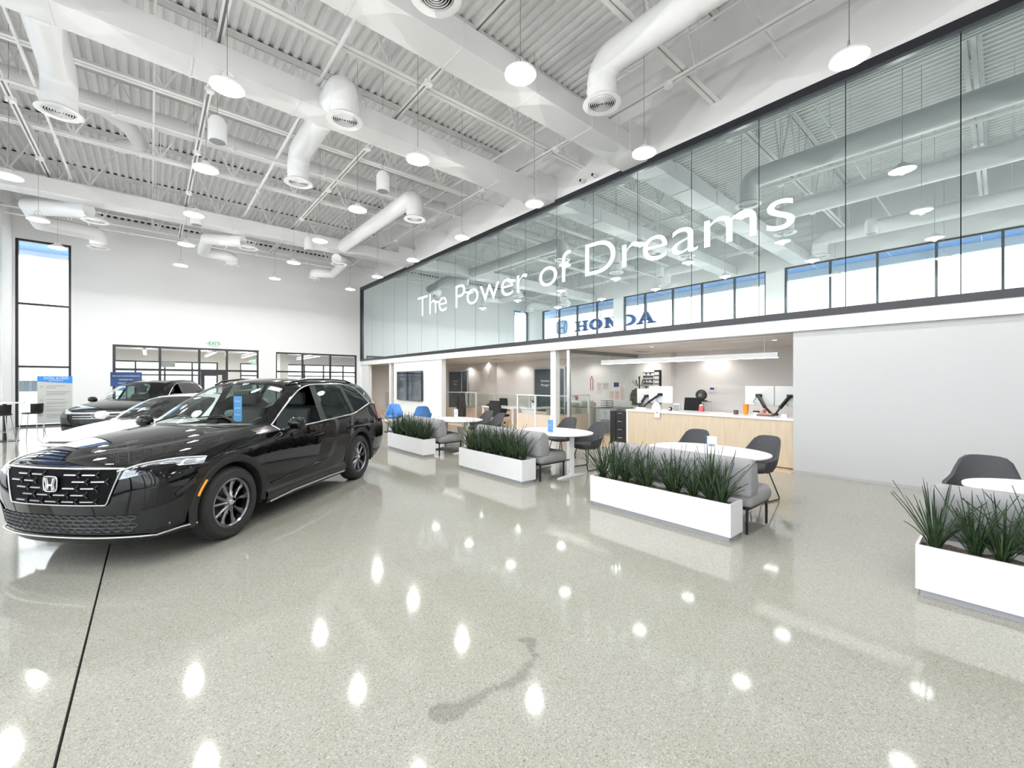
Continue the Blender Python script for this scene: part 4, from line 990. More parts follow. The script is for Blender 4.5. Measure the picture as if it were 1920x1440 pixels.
def oval_table(label, x, y, yr=0):
    t = thing('oval_table', label, 'table', (x, y, 0), 0, 'white oval tables'); n = 56
    P = [(.55*math.copysign(abs(math.cos(2*PI*i/n))**.92, math.cos(2*PI*i/n)), .74*math.copysign(abs(math.sin(2*PI*i/n))**.92, math.sin(2*PI*i/n))) for i in range(n)]
    MB().prism(P, lambda u, v: (u, v, .728), lambda u, v: (u, v, .742)).build('table_top', 'table_white', t)
    MB().prism(P, lambda u, v: (u*.93, v*.95, .712), lambda u, v: (u*.995, v*.995, .728)).build('under_edge', 'table_edge', t)
    for s_ in (-1, 1):
        MB().box(-.035, .035, s_*.42-.022, s_*.42+.022, .03, .70).build('leg', 'table_white', t)
        MB().prism([(-.34, 0), (.34, 0), (.34, .018), (.035, .05), (-.035, .05), (-.34, .018)], lambda u, v: (u, s_*.42-.025+abs(u)*.0, v), lambda u, v: (u, s_*.42+.025, v)).build('foot', 'table_white', t, bevel=.004)
        rbox(-.2, .2, s_*.42-.03, s_*.42+.03, .69, .712).build('top_bracket', 'wire_black', t)
    rbox(-.02, .02, -.40, .40, .68, .712).build('rail', 'wire_black', t)
    return t
TP = [(5.47, 8.42), (5.47, 5.22), (5.45, 2.50), (5.45, -.50)]
TL = ['white oval table with a brochure stand nearest the television wall', 'white oval table beside the slim white column', 'white oval table in front of the wood reception counter', 'white oval table cut off by the right edge']
for (x, y), l in zip(TP, TL): oval_table(l, x, y)
mat('card_blue', (0.12, 0.30, 0.62), .5, noise=(30, .5)); mat('card_grey', (0.35, 0.36, 0.38), .5); glass_mat('acrylic', (.93, .95, .97))
def brochure(label, x, y, blue):
    t = thing('brochure_stand', label, 'brochure stand', (x, y, .742), math.radians(20))
    rbox(-.03, .05, -.055, .055, 0, .006).build('base', 'acrylic', t); rbox(-.012, .0, -.055, .055, .006, .225).build('holder', 'white_gloss', t)
    rbox(-.0145, -.0125, -.05, .05, .012, .22).build('card', 'paper' if not blue else 'card_blue', t)
    rbox(-.0165, -.015, -.035, .035, .105, .135).build('card_print', 'card_grey', t)
    if not blue: rbox(-.0165, -.015, .046, .0535, .012, .22).build('blue_edge', 'card_blue', t)
brochure('white brochure stand on the oval table nearest the television wall', 5.55, 8.52, False)
brochure('blue and white brochure stand on the table beside the column', 5.28, 5.12, True)
brochure('white brochure stand on the table before the reception counter', 5.12, 2.28, False)
# bucket armchair on a wire sled base, front towards +x
def chair_meshes():
    S_ = []
    n = 26; inner = []; outer = []
    for i in range(n+1):
        a = math.radians(-118+236*i/n)          # 0 = back
        bk = math.cos(a*.5)**2 if abs(a) < PI else 0
        rim = .60+.25*max(0, math.cos(min(abs(a)*1.25, PI)))**.9 if abs(a) < PI*.4 else .60-.06*(abs(a)-PI*.4)/.8
        rim = .60+.25*(1/(1+math.exp((abs(a)-.78)*9)))-.05*max(0, abs(a)-1.1)
        rx, ry = .255, .275
        fl = 1+.10*(1/(1+math.exp((abs(a)-.78)*9)))
        ro = []; ri = []
        for t in (0, .25, .55, .85, 1):
            z = .40+(rim-.40)*t; q = 1-.22*(1-t)**2
            lean = -.13*max(0, (z-.58)/.27) if abs(a) < 1.3 else 0
            ro.append((-rx*math.cos(a)*q*1.08+lean*math.cos(a*.8), ry*math.sin(a)*q*1.08*fl, z)); ri.append((-(rx-.035)*math.cos(a)*q*1.08+lean*math.cos(a*.8), (ry-.035)*math.sin(a)*q*1.08*fl, z+.0))
        outer.append(ro); inner.append(ri)
    b = MB(); rows = [o+list(reversed(i_)) for o, i_ in zip(outer, inner)]
    b.grid(rows, True); m_ = len(rows[0]); b.f.append(tuple(range(m_))); b.f.append(tuple(range(len(b.v)-m_, len(b.v))))
    S_.append(('shell', b.mesh('shell', smooth=60)))
    c = MB(); prof = []
    for r_, z in ((0, .37), (.16, .375), (.235, .40), (.25, .43), (.235, .465), (.18, .475), (0, .47)): prof.append((r_, z))
    c.lathe(prof, 28); c.v = [(x*1.06+.03, y*.98, z) for x, y, z in c.v]; S_.append(('seat', c.mesh('seat', smooth=60)))
    w = MB()
    for s_ in (-1, 1):
        w.tube([(.15, s_*.12, .385), (.20, s_*.22, .03), (.19, s_*.225, .012), (-.21, s_*.225, .012), (-.22, s_*.22, .03), (-.14, s_*.12, .385)], .009, 8)
    S_.append(('sled_base', w.mesh('sled_base', smooth=60)))
    S_.append(('cross_bar', MB().bar((0, -.2, .385), (0, .2, .385), .03, .012).mesh('cross_bar')))
    return S_
CH = chair_meshes()
def chair(label, x, y, rz, m='chair_fabric', group='charcoal armchairs at the oval tables', s=1.0):
    t = thing('armchair', label, 'chair', (x, y, 0), rz, group)
    for nm, me in CH:
        me = me.copy() if False else me
        o = bpy.data.objects.new(nm, me); COL.objects.link(o); o.parent = t
        if not me.materials: me.materials.append(M['chair_fabric'])
        o.material_slots[0].link = 'OBJECT'; o.material_slots[0].material = M[m if nm in ('shell', 'seat') else 'wire_black']
    return t
for l, x, y, a in (('charcoal armchair at the farthest oval table, the left one', 6.55, 8.95, 182), ('charcoal armchair at the farthest oval table, the right one', 6.30, 8.18, 172),
                   ('charcoal armchair half hidden behind the slim white column', 6.60, 6.10, 185), ('charcoal armchair right of the table beside the column', 6.22, 5.08, 172),
                   ('charcoal armchair before the counter, left of the brochure stand', 6.42, 3.22, 182), ('charcoal armchair before the counter, right end of the oval table', 6.38, 2.26, 168),
                   ('charcoal armchair at the table cut off by the right edge', 6.28, .12, 180)):
    chair(l, x, y, math.radians(a))
chair('blue lounge armchair facing sideways behind the black SUV', 6.35, 13.6, math.radians(-115), 'blue_fabric', 'blue armchairs')
chair('blue lounge armchair seen from behind in front of the television wall', 6.75, 12.35, math.radians(60), 'blue_fabric', 'blue armchairs')
ct = thing('coffee_table', 'low pale coffee table with dark wire base behind the SUV', 'table', (6.0, 12.9, 0))
MB().cyl((0, 0, .36), (0, 0, .385), .38, 32).build('table_top', 'oak_panel', ct); MB().lathe([(.30, .0), (.30, .015), (.05, .02), (.03, .36)], 24).build('pedestal', 'wire_black', ct, smooth=40)
mg = thing('magazine', 'magazine lying open on the low coffee table', 'magazine', (6.0, 12.85, .385), .5)
rbox(-.14, .14, -.10, .10, 0, .008).build('pages', 'paper', mg); rbox(-.12, .0, -.08, .08, .008, .0095).build('photo', 'card_grey', mg)
# television
tv = thing('television', 'large wall television showing a dim reflection on the white panel', 'television', (XG, 17.1, 1.445))
mat('tv_screen', (0.012, 0.016, 0.03), 0.06, spec=.8, noise=(2.5, .8)); rbox(-.10, -.04, -1.17, 1.17, -.645, .645).build('body', 'black', tv, bevel=.006); rbox(-.104, -.100, -1.155, 1.155, -.63, .63).build('screen', 'tv_screen', tv); rbox(-.04, 0, -.4, .4, -.3, .3).build('wall_mount', 'steel_grey', tv)
# bar table and stools by the tall window
bt = thing('bar_table', 'round white bar table at the left edge', 'table', (-3.02, 17.75, 0)); MB().cyl((0, 0, 1.03), (0, 0, 1.055), .38, 32).build('table_top', 'table_white', bt); MB().cyl((0, 0, .02), (0, 0, 1.03), .04, 16).build('post', 'wire_black', bt); MB().lathe([(.28, 0), (.28, .012), (.05, .03)], 28).build('base', 'wire_black', bt)
def stool(label, x, y, rz):
    t = thing('bar_stool', label, 'stool', (x, y, 0), rz, 'black bar stools')
    rows = []
    for i in range(13):
        a = math.radians(-75+150*i/12); r_ = .22
        rows.append([(-r_*math.cos(a)*k, r_*math.sin(a)*k, z) for k, z in ((.8, .74), (1.0, .78), (1.04, 1.02), (.98, 1.02), (.93, .79), (.75, .755))])
    MB().grid(rows, True).build('backrest', 'black', t, smooth=60); MB().lathe([(0, .73), (.17, .73), (.21, .75), (.20, .775), (0, .765)], 24).build('seat', 'black', t, smooth=40)
    for sx in (-1, 1):
        for sy in (-1, 1): MB().cyl((sx*.13, sy*.13, .74), (sx*.21, sy*.21, 0), .009, 8).build('leg', 'steel_grey', t)
    q = [(.185, .185), (-.185, .185), (-.185, -.185), (.185, -.185)]
    MB().tube([(a, b, .30) for a, b in q], .007, 6, True).build('footrest', 'steel_grey', t)
stool('black bar stool in front of the tall window', -2.50, 17.6, math.radians(165)); stool('black bar stool at the very left edge of the picture', -2.98, 17.1, math.radians(80))
# standing sign boards
mat('board_blue', (0.02, 0.06, 0.20), .4, noise=(1.5, .4)); mat('banner_blue', (0.03, 0.27, 0.75), .5); mat('banner_grey', (0.55, 0.57, 0.55), .7); mat('ink_grey', (0.22, 0.23, 0.24), .7)
bn = thing('standing_banner', 'tall grey standing banner with a blue header by the window', 'banner', (-2.06, 17.6, 0), math.radians(6))
rbox(-.34, .34, -.01, .01, .45, 1.78).build('panel', 'banner_grey', bn)
MB().prism([(-.34, 1.78), (.34, 1.78), (.34, 1.58), (-.34, 1.63)], lambda u, v: (u, -.014, v), lambda u, v: (u, -.0105, v)).build('header', 'banner_blue', bn)
text_obj('heading', 'DON AYRES', .088, 'paper', bn, frame_ny(.02, -.0165, 1.695), .0008); text_obj('subheading', 'EXPERIENCE', .05, 'paper', bn, frame_ny(.02, -.0165, 1.645), .0008)
for k, (z, w, n_) in enumerate(((1.36, .5, 1), (1.31, .25, 1), (1.20, .65, 3), (.98, .5, 1), (.90, .6, 2), (.78, .52, 1), (.70, .66, 2), (.56, .4, 3))):
    for j in range(n_): rbox(-.17, -.17+w*.72*(1-.12*j), -.013, -.0105, z+.14-.045*j-.006, z+.14-.045*j+.006).build('text_line', 'ink_grey', bn)
for z in (1.34, .96, .78, .54): MB().lathe([(.022, 0), (.03, 0), (.03, .002), (.022, .002)], 16, c=(-.26, -.0125, z+.14), axis='y').build('icon', 'ink_grey', bn)
for s_ in (-1, 1): MB().bar((s_*.22, .02, 0), (s_*.22, .02, .48), .03).build('leg', 'alu', bn)
rbox(-.32, .32, -.18, .18, 0, .02).build('base', 'alu', bn)
bs = thing('blue_sign', 'small dark blue sign board above the black car by the storefront', 'sign', (-.62, 19.4, 0), math.radians(-8))
rbox(-.40, .40, -.012, .012, 1.47, 1.95).build('panel', 'board_blue', bs); MB().cyl((0, .02, .02), (0, .02, 1.5), .018, 10).build('post', 'alu', bs); MB().lathe([(.20, 0), (.20, .012), (.03, .025)], 24).build('base', 'alu', bs)
for z, tx, sz in ((1.80, 'THE DON AYRES EXPERIENCE.', .052), (1.68, 'RUNNING ONE.', .05), (1.56, 'YEAR AFTER YEAR.', .05)): text_obj('lettering', tx, sz, 'paper', bs, frame_ny(0, -.0135, z), .0008)
# ================================================================== OFFICES BELOW THE GLASS WALL
struct(rbox(XG+.2, 12.4, YE, YE+.25, 0, 2.7).build('wall_office_far', 'office_white'))
struct(rbox(10.1, 11.3, YE-.02, YE, 0, 1.05).build('trim_6', 'office_grey'), 'low grey panel at the back of the recess left of the television')
mat('down_lens', (1, 1, 1), .4, emit=(1, .95, .88, 7.0)); M['down_lens'].cycles.emission_sampling = 'NONE'; M['tube_light'].cycles.emission_sampling = 'AUTO'
dl_d = bpy.data.lights.new('downlight_beam', 'SPOT'); dl_d.energy = 31; dl_d.spot_size = math.radians(150); dl_d.spot_blend = .6; dl_d.shadow_soft_size = .06; dl_d.color = (1, .95, .90)
rim = MB().lathe([(.05, .0), (.075, 0), (.075, -.008), (.05, -.004)], 20).mesh('trim_ring'); dsc = MB().disc((0, 0, -.001), .052, 20).mesh('lens')
DLL = ['over the far cubicles', 'near the second pilaster', 'above the desk chair', 'by the back pilaster', 'above the reception counter', 'at the back of the reception', 'over the copier', 'behind the glass partition', 'at the far back wall', 'before the glazed office door', 'in the recess by the end wall', 'over the front of the cubicles']
for l, (x, y) in zip(DLL, ((10.0, 15.4), (10.0, 11.4), (11.7, 13.4), (11.7, 15.3), (9.75, 5.85), (11.8, 5.3), (11.6, 9.57), (11.7, 7.3), (11.8, 17.4), (11.6, 11.3), (10.2, 20.4), (10.2, 3.2))):
    t = thing('recessed_downlight', 'small round recessed downlight in the office ceiling ' + l, 'downlight', (x, y, 2.519), 0, 'office downlights')
    link('trim_ring', rim, 'white_matte', t); link('lens', dsc, 'down_lens', t)
    so = bpy.data.objects.new('downlight_beam', dl_d); COL.objects.link(so); so.parent = t; so.location = (0, 0, -.02)
for l, x, y in (('over the cubicles', 10.6, 13.2), ('over the reception', 10.9, 6.9)):
    t = thing('ceiling_vent', 'flat grey slot vent in the office ceiling ' + l, 'vent', (x, y, 2.515)); rbox(-.3, .3, -.12, .12, -.012, 0).build('frame', 'white_matte', t)
    for k in range(3): rbox(-.27, .27, -.08+k*.06, -.05+k*.06, -.016, -.012).build('slot', 'grey_plastic', t)
# reception counter
rc = thing('reception_counter', 'pale oak reception counter with a white top', 'counter', (8.95, 2.47, 0))
rbox(0, .03, 0, 3.57, .03, .90).build('front_panel', 'oak_front', rc); rbox(0, .70, 3.57, 3.61, 0, .90).build('end_panel', 'white_gloss', rc)
rbox(-.02, .72, 0, 3.61, .90, .945).build('top', 'white_gloss', rc); rbox(.05, .69, .0, 3.56, 0, .06).build('kick', 'plinth_grey', rc); rbox(.66, .69, 0, 3.56, .06, .90).build('back_panel', 'white_matte', rc)
lp = thing('linear_pendant', 'long white linear pendant light over the reception counter', 'pendant light', (9.45, 5.05, 2.10))
rbox(-.04, .04, -2.15, 2.15, .012, .11).build('housing', 'white_matte', lp); rbox(-.036, .036, -2.14, 2.14, 0, .012).build('diffuser', 'tube_light', lp)
for k in (-1.9, 1.9): MB().cyl((0, k, .11), (0, k, .42), .004, 6).build('cable', 'alu', lp)
# black drawer tower
bc = thing('drawer_cabinet', 'black drawer cabinet at the end of the reception counter', 'cabinet', (9.02, 6.36, 0))
rbox(0, .5, -.26, .26, .03, .88).build('body', 'black', bc, bevel=.01); rbox(.02, .48, -.24, .24, 0, .03).build('base', 'dark_gap', bc)
for k in range(4):
    d = rbox(-.015, 0, -.24, -.02 if False else .06, .06+k*.205, .25+k*.205).build('drawer', 'black_soft', bc); MB().cyl((-.03, -.12, .21+k*.205), (-.03, .0, .21+k*.205), .008, 8).build('handle', 'steel_grey', d)
rbox(-.012, 0, .075, .24, .06, .865).build('side_door', 'black', bc)
MB().cyl((-.02, -.17, .80), (-.005, -.17, .80), .016, 12).build('lock', 'chrome', bc)
# glass partition
gp = thing('glass_partition', 'clear glass partition with a silver post beside the copier room', 'partition', (8.82, 7.88, 0))
rbox(0, .07, -.05, .05, 0, 2.51).build('post', 'alu', gp); rbox(.07, 3.36, -.03, .03, 2.42, 2.515).build('top_rail', 'grey_plastic', gp); rbox(.07, 3.36, -.03, .03, 0, .05).build('bottom_rail', 'alu', gp)
for a, b in ((.075, 1.20), (1.21, 2.30), (2.31, 3.35)): rbox(a, b, -.006, .006, .05, 2.42).build('pane', 'partition_glass', gp)
mat('paper_pink', (.80, .70, .68), .7); mat('sign_navy', (.05, .09, .25), .5)
for l, x, z, w, h, m in (('blank white sheet taped to the glass partition', 10.2, 1.44, .23, .32, 'paper'), ('white notice with a dark heading taped to the glass partition', 10.5, 1.47, .30, .25, 'paper'), ('pink tinted sheet taped low on the glass, left of a pair', 10.83, 1.20, .22, .28, 'paper_pink'), ('pink tinted sheet taped low on the glass, right of a pair', 11.09, 1.20, .23, .28, 'paper_pink'), ('long pale sheet taped beside the coat stand', 11.37, 1.27, .22, .46, 'paper_pink')):
    t = thing('posted_sheet', l, 'paper', (x, 7.872, z)); rbox(-w/2, w/2, -.003, 0, -h/2, h/2).build('sheet', m, t)
    for k in range(4): rbox(-w*.38, w*.38*(1-.1*k), -.0045, -.003, h*.30-k*h*.17, h*.30-k*h*.17+.008).build('text_line', 'ink_grey', t)
t = thing('wall_sign', 'small navy sign on the glass partition', 'sign', (11.05, 7.872, 1.53)); rbox(-.13, .13, -.004, 0, -.07, .07).build('plate', 'sign_navy', t)
# copier and cabinets behind the glass
mat('copier_cream', (.66, .60, .53), .5); mat('copier_grey', (.45, .46, .47), .5)
cpr = thing('copier', 'cream office copier behind the glass partition', 'copier', (11.0, 9.25, 0))
rbox(-.35, .35, -.35, .35, .05, .78).build('body', 'copier_cream', cpr, bevel=.02); rbox(-.36, .36, -.36, .36, .80, .93).build('scanner', 'copier_cream', cpr, bevel=.02); rbox(-.33, .33, -.30, .30, .93, 1.0).build('document_feeder', 'white_matte', cpr, bevel=.02)
for k in range(3): rbox(-.36, -.35, -.30, .30, .10+k*.2, .28+k*.2).build('paper_drawer', 'copier_cream', cpr)
rbox(-.40, -.34, -.2, .1, .86, .92).build('control_panel', 'copier_grey', cpr); rbox(-.30, .30, .36, .60, .70, .73).build('output_tray', 'copier_grey', cpr)
lc = thing('storage_cabinet', 'low white storage cabinet with a dark top behind the glass', 'cabinet', (11.55, 8.42, 0)); rbox(-.3, .6, -.42, .42, 0, .74).build('body', 'office_grey', lc); rbox(-.32, .62, -.44, .44, .74, .77).build('top', 'grey_plastic', lc)
for s_ in (-1, 1): d = rbox(-.315, -.30, s_*.21-.19, s_*.21+.19, .04, .71).build('door', 'office_grey', lc); MB().cyl((-.325, s_*.05, .55), (-.325, s_*.05, .65), .006, 8).build('handle', 'steel_grey', d)
tr = thing('paper_tray', 'stack of black paper trays on the low cabinet', 'paper tray', (11.55, 8.6, .77))
for k in range(4): rbox(-.17, .17, -.13, .13, k*.07, k*.07+.012).build('tray', 'black', tr)
for sx in (-.16, .16): MB().bar((sx, -.12, 0), (sx, -.12, .22), .012).build('support', 'black', tr)
bx_ = thing('wastebasket', 'dark brown wastebasket beside the low cabinet', 'bin', (10.9, 8.2, 0)); MB().lathe([(0, .01), (.11, 0), (.14, .42), (.13, .42), (.105, .03)], 20).build('bin', 'grey_plastic', bx_, smooth=40)
mat('red_ornament', (.50, .08, .10), .5)
fe = thing('wall_ornament', 'slim red outlined pictogram on the wall above the copier', 'decoration', (12.19, 9.75, 1.55)); MB().tube([(0, -.05, -.22), (0, -.06, .1), (0, -.03, .22), (0, .03, .22), (0, .06, .1), (0, .05, -.22)], .012, 6, True).build('outline', 'red_ornament', fe); rbox(-.01, .005, -.02, .02, .24, .28).build('cap', 'red_ornament', fe)
fl = thing('red_flower_bunch', 'small red flower bunch standing on the copier', 'flowers', (11.0, 9.45, 1.0))
for k in range(7): MB().lathe([(0, .05), (.03, .03), (.04, 0), (.02, -.03), (0, -.03)], 8, c=(.05*math.cos(k), .06*math.sin(k*1.3), .07+.02*(k % 3))).build('bloom', 'red_ornament', fl, smooth=60)
MB().lathe([(0, 0), (.04, 0), (.05, .05), (.04, .06)], 12).build('pot', 'grey_plastic', fl)
# coat stand with coats
cs = thing('coat_stand', 'black coat stand with curved hooks behind the glass', 'coat stand', (11.75, 7.5, 0)); MB().cyl((0, 0, 0), (0, 0, 1.74), .02, 10).build('pole', 'black', cs); MB().lathe([(.2, 0), (.2, .02), (.03, .04)], 20).build('base', 'black', cs); MB().lathe([(0, .05), (.03, .03), (.035, 0), (0, -.02)], 12, c=(0, 0, 1.75)).build('finial', 'black', cs)
for k in range(6):
    a = k*PI/3; MB().tube([(0, 0, 1.5), (.10*math.cos(a), .10*math.sin(a), 1.5), (.2*math.cos(a), .2*math.sin(a), 1.62), (.19*math.cos(a), .19*math.sin(a), 1.68)], .009, 6).build('hook', 'black', cs)
mat('coat_dark', (.03, .03, .03), .9, noise=(8, .5)); mat('coat_green', (.10, .12, .08), .9, noise=(8, .4))
def coat(label, x, y, z0, z1, r, m, sq=.6):
    t = thing('hanging_coat', label, 'coat', (x, y, z0)); rows = []; H_ = z1-z0
    for i in range(9):
        q = i/8; rr = r*(1.0-.28*q-(.55 if q > .9 else 0)*((q-.9)/.1))
        rows.append([(rr*sq*math.cos(2*PI*j/24)*(1+.10*math.sin(j*2.1)), rr*math.sin(2*PI*j/24)*(1+.06*math.sin(j*1.7+i)), H_*q) for j in range(24)])
    MB().grid(rows, True).build('body', m, t, smooth=70)
    for s_ in (-1, 1): MB().tube([(0, s_*r*.6, H_*.88), (-.03, s_*r*.95, H_*.6), (-.04, s_*r*1.0, H_*.25)], [.05, .05, .045], 10).build('sleeve', m, t, smooth=60)
coat('dark green coat on the coat stand', 11.62, 7.52, .88, 1.42, .16, 'coat_green'); 
coat('long black coat hanging on the far cubicle corner', 9.55, 14.25, .22, 1.17, .24, 'coat_dark')
# key rack
kr = thing('key_rack', 'white key board with rows of hanging dark keys', 'key rack', (12.1, 7.35, .95)); rbox(-.06, .08, -.20, .20, 0, 1.02).build('board', 'white_matte', kr); 
for z in range(9):
    rbox(-.075, -.06, -.19, .19, .08+z*.11, .095+z*.11).build('rail', 'black', kr)
    for k in range(5):
        if (z*3+k*2) % 4 != 0: rbox(-.085, -.075, -.15+k*.07, -.115+k*.07, .03+z*.11, .08+z*.11).build('key', 'black', kr)
kc = thing('key_cabinet', 'black open key cabinet with white shelves', 'cabinet', (12.1, 6.93 if False else 7.12, .95)); 
kc.location = (12.05, 7.02, .95); rbox(-.02, .12, -.10, .13, 0, 1.04).build('case', 'black', kc)
for k in range(7): rbox(-.03, -.02, -.04, .12, .10+k*.13, .20+k*.13).build('label_strip', 'paper', kc)
# desk behind the counter, monitors, chairs, printer
dk = thing('back_desk', 'white work surface along the reception back wall', 'desk', (11.7, 4.6, 0)); rbox(-.35, .45, -2.0, 1.85, .72, .76).build('top', 'white_gloss', dk)
for k in (-1.95, 0, 1.8): rbox(-.3, .4, k-.02, k+.02, 0, .72).build('panel_leg', 'white_matte', dk)
mat('monitor_silver', (.72, .73, .74), .4); 
def monitor(label, x, y, z, w, h, rz, bx, by):
    t = thing('monitor', label, 'monitor', (x, y, z), 0); hd = bpy.data.objects.new('display', None); COL.objects.link(hd); hd.parent = t; hd.rotation_euler = (0, 0, rz)
    rbox(-.015, .02, -w/2, w/2, 0, h).build('back_cover', 'monitor_silver', hd, bevel=.006); rbox(.02, .026, -w/2+.01, w/2-.01, .012, h-.01).build('screen', 'tv_screen', hd)
    rbox(-.05, -.015, -.06, .06, h*.42, h*.58).build('mount_plate', 'black', t); MB().tube([(-.03, .05, h*.4), (-.06, .10, h*.15), (-.04, .04, .02)], .006, 6).build('cable', 'black', t)
    b = Vector((bx-x, by-y, .945-z)); e = Vector((-.06, 0, h*.5)); m_ = Vector(((b.x+e.x)/2-.08, b.y+(e.y-b.y)*.4, b.z+.16))
    MB().cyl(b, b+Vector((0, 0, .04)), .05, 16).build('stand_base', 'black', t); MB().bar(b+Vector((0, 0, .03)), m_, .045, .035).build('lower_arm', 'black', t)
    MB().bar(m_, e, .05, .05).build('upper_arm', 'black', t); MB().cyl(m_-Vector((0, 0, .03)), m_+Vector((0, 0, .03)), .03, 12).build('joint', 'black', t)
monitor('silver backed monitor on an arm, right of the left pair', 9.82, 5.65, 1.09, .66, .42, 0, 9.55, 5.98); monitor('silver backed monitor turned sideways, left of the left pair', 9.95, 6.12, 1.06, .5, .38, .5, 9.55, 5.98+.06)
monitor('silver backed monitor on an arm, left of the right pair', 9.82, 3.37, 1.13, .56, .40, 0, 9.55, 3.06); monitor('silver backed monitor beside the white wall edge', 9.82, 2.79, 1.13, .56, .40, 0, 9.55, 2.98)
def office_chair(label, x, y, rz, hz=1.0):
    t = thing('office_chair', label, 'chair', (x, y, 0), rz, 'black office chairs')
    rbox(-.24, .24, -.25, .25, .42, .50).build('seat', 'black_soft', t, bevel=.03, seg=3, smooth=40)
    rows = [[(-.26-.03*math.cos(u*1.2)+dx, .24*u*(1-.12*abs(v)), .72+.26*v) for u in (-1, -.5, 0, .5, 1)] for dx in (0,) for v in (-1, -.5, 0, .5, 1)]
    b = MB().grid(rows); b.build('backrest_front', 'black_soft', t, smooth=60); b2_ = MB().grid([[(p[0]-.05, p[1], p[2]) for p in r_] for r_ in rows]); b2_.build('backrest', 'black_soft', t, smooth=60)
    MB().cyl((0, 0, .12), (0, 0, .42), .03, 12).build('column', 'steel_grey', t); MB().bar((-.27, 0, .45), (-.28, 0, .6), .06, .03).build('back_bracket', 'black', t)
    for k in range(5):
        a = 2*PI*k/5; MB().bar((0, 0, .12), (.28*math.cos(a), .28*math.sin(a), .08), .04, .03).build('base_arm', 'steel_grey', t); MB().cyl((.28*math.cos(a), .28*math.sin(a)-.02, .035), (.28*math.cos(a), .28*math.sin(a)+.02, .035), .035, 12).build('caster', 'black', t)
    t.scale = (1, 1, hz)
    for s_ in (-1, 1): MB().tube([(-.05, s_*.26, .45), (-.05, s_*.29, .64), (.16, s_*.29, .65)], .018, 8).build('armrest', 'black', t)
office_chair('black office chair behind the reception counter', 10.75, 5.42, PI, 1.22)
office_chair('black office chair at the white desk in the cubicles', 10.2, 12.75, PI); office_chair('black office chair pulled up to the near side of the white desk', 9.15, 11.3, .3); office_chair('black office chair inside the near cubicle', 10.0, 9.3, 2.6)
pr = thing('printer', 'white laser printer on the reception back desk', 'printer', (11.6, 5.45, .76)); rbox(-.22, .2, -.21, .21, 0, .30).build('body', 'white_matte', pr, bevel=.015); rbox(-.23, -.22, -.18, .18, .03, .10).build('paper_tray', 'grey_plastic', pr); rbox(-.2, .18, -.19, .19, .30, .325).build('lid', 'grey_plastic', pr); rbox(-.24, -.22, -.16, -.04, .2, .27).build('control_panel', 'copier_grey', pr)
fn = thing('desk_fan', 'black round desk fan on top of the printer', 'fan', (11.6, 5.45, 1.085)); MB().lathe([(.02, -.07), (.14, -.06), (.155, 0), (.14, .05), (.0, .06)], 28, c=(0, 0, .17), axis='x').build('housing', 'black', fn, smooth=40); MB().lathe([(0, -.085), (.05, -.085), (.06, -.07)], 16, c=(0, 0, .17), axis='x').build('hub', 'grey_plastic', fn)
for k in range(3): MB().tube([(-.075, (.07+.03*k)*math.cos(2*PI*j/20), .17+(.07+.03*k)*math.sin(2*PI*j/20)) for j in range(20)], .004, 5, True).build('grille_ring', 'grey_plastic', fn)
rbox(-.08, .08, -.13, .13, 0, .03).build('base', 'black', fn)
# small things on the counter
mat('orange', (.80, .28, .02), .35); mat('pot_purple', (.10, .07, .09), .5); mat('kraft', (.50, .33, .18), .7)
CZ = .945
t = thing('tumbler', 'tall orange plastic tumbler on the counter', 'cup', (9.28, 3.44, CZ)); MB().lathe([(0, .0), (.038, 0), (.052, .10), (.055, .21), (.05, .21), (.036, .01)], 24).build('cup', 'orange', t, smooth=40); MB().lathe([(.055, .2), (.058, .21), (.055, .215)], 24).build('rim', 'orange', t)
t = thing('candle_pot', 'dark purple pot on the counter left of the orange tumbler', 'pot', (9.28, 3.63, CZ)); MB().lathe([(0, 0), (.045, 0), (.047, .085), (.04, .085), (.04, .06), (0, .06)], 20).build('pot', 'pot_purple', t, smooth=40); MB().disc((0, 0, .062), .038, 16).build('wax', 'grey_plastic', t)
t = thing('white_dispenser', 'white rounded desk device on the counter by the monitors', 'device', (9.28, 5.46, CZ)); MB().lathe([(0, 0), (.10, 0), (.105, .05), (.085, .12), (.06, .17), (0, .185)], 20).build('body', 'white_gloss', t, smooth=60); MB().disc((0, 0, .187), .03, 14).build('cap', 'grey_plastic', t)
t = thing('desk_speaker', 'grey rounded speaker on the counter behind a black and white toy', 'speaker', (9.45, 5.02, CZ)); rbox(-.05, .05, -.10, .10, 0, .17).build('body', 'copier_grey', t, bevel=.045, seg=4, smooth=40); rbox(-.052, -.05, -.07, .07, .03, .13).build('grille', 'grey_plastic', t)
t = thing('toy_figure', 'small black and white plush toy on the counter', 'toy', (9.22, 5.06, CZ)); MB().lathe([(0, 0), (.035, .01), (.045, .05), (.03, .085), (0, .09)], 14).build('body', 'black_soft', t, smooth=60); MB().lathe([(0, .0), (.022, .015), (.02, .04), (0, .05)], 12, c=(-.03, 0, .02)).build('belly', 'paper', t, smooth=60)
t = thing('hanging_note', 'small white note hanging over the counter front edge', 'note', (8.92, 5.22, .86)); rbox(-.006, -.002, -.065, .065, -.07, .09).build('sheet', 'paper', t); rbox(-.0075, -.006, -.02, .02, .03, .06).build('picture', 'ink_grey', t)
t = thing('paper_stack', 'loose stack of white papers at the left end of the counter', 'paper', (9.3, 5.88, CZ), .2)
for k in range(3): rbox(-.12, .12, -.09+.01*k, .09+.01*k, k*.012, k*.012+.01).build('sheet', 'paper', t)
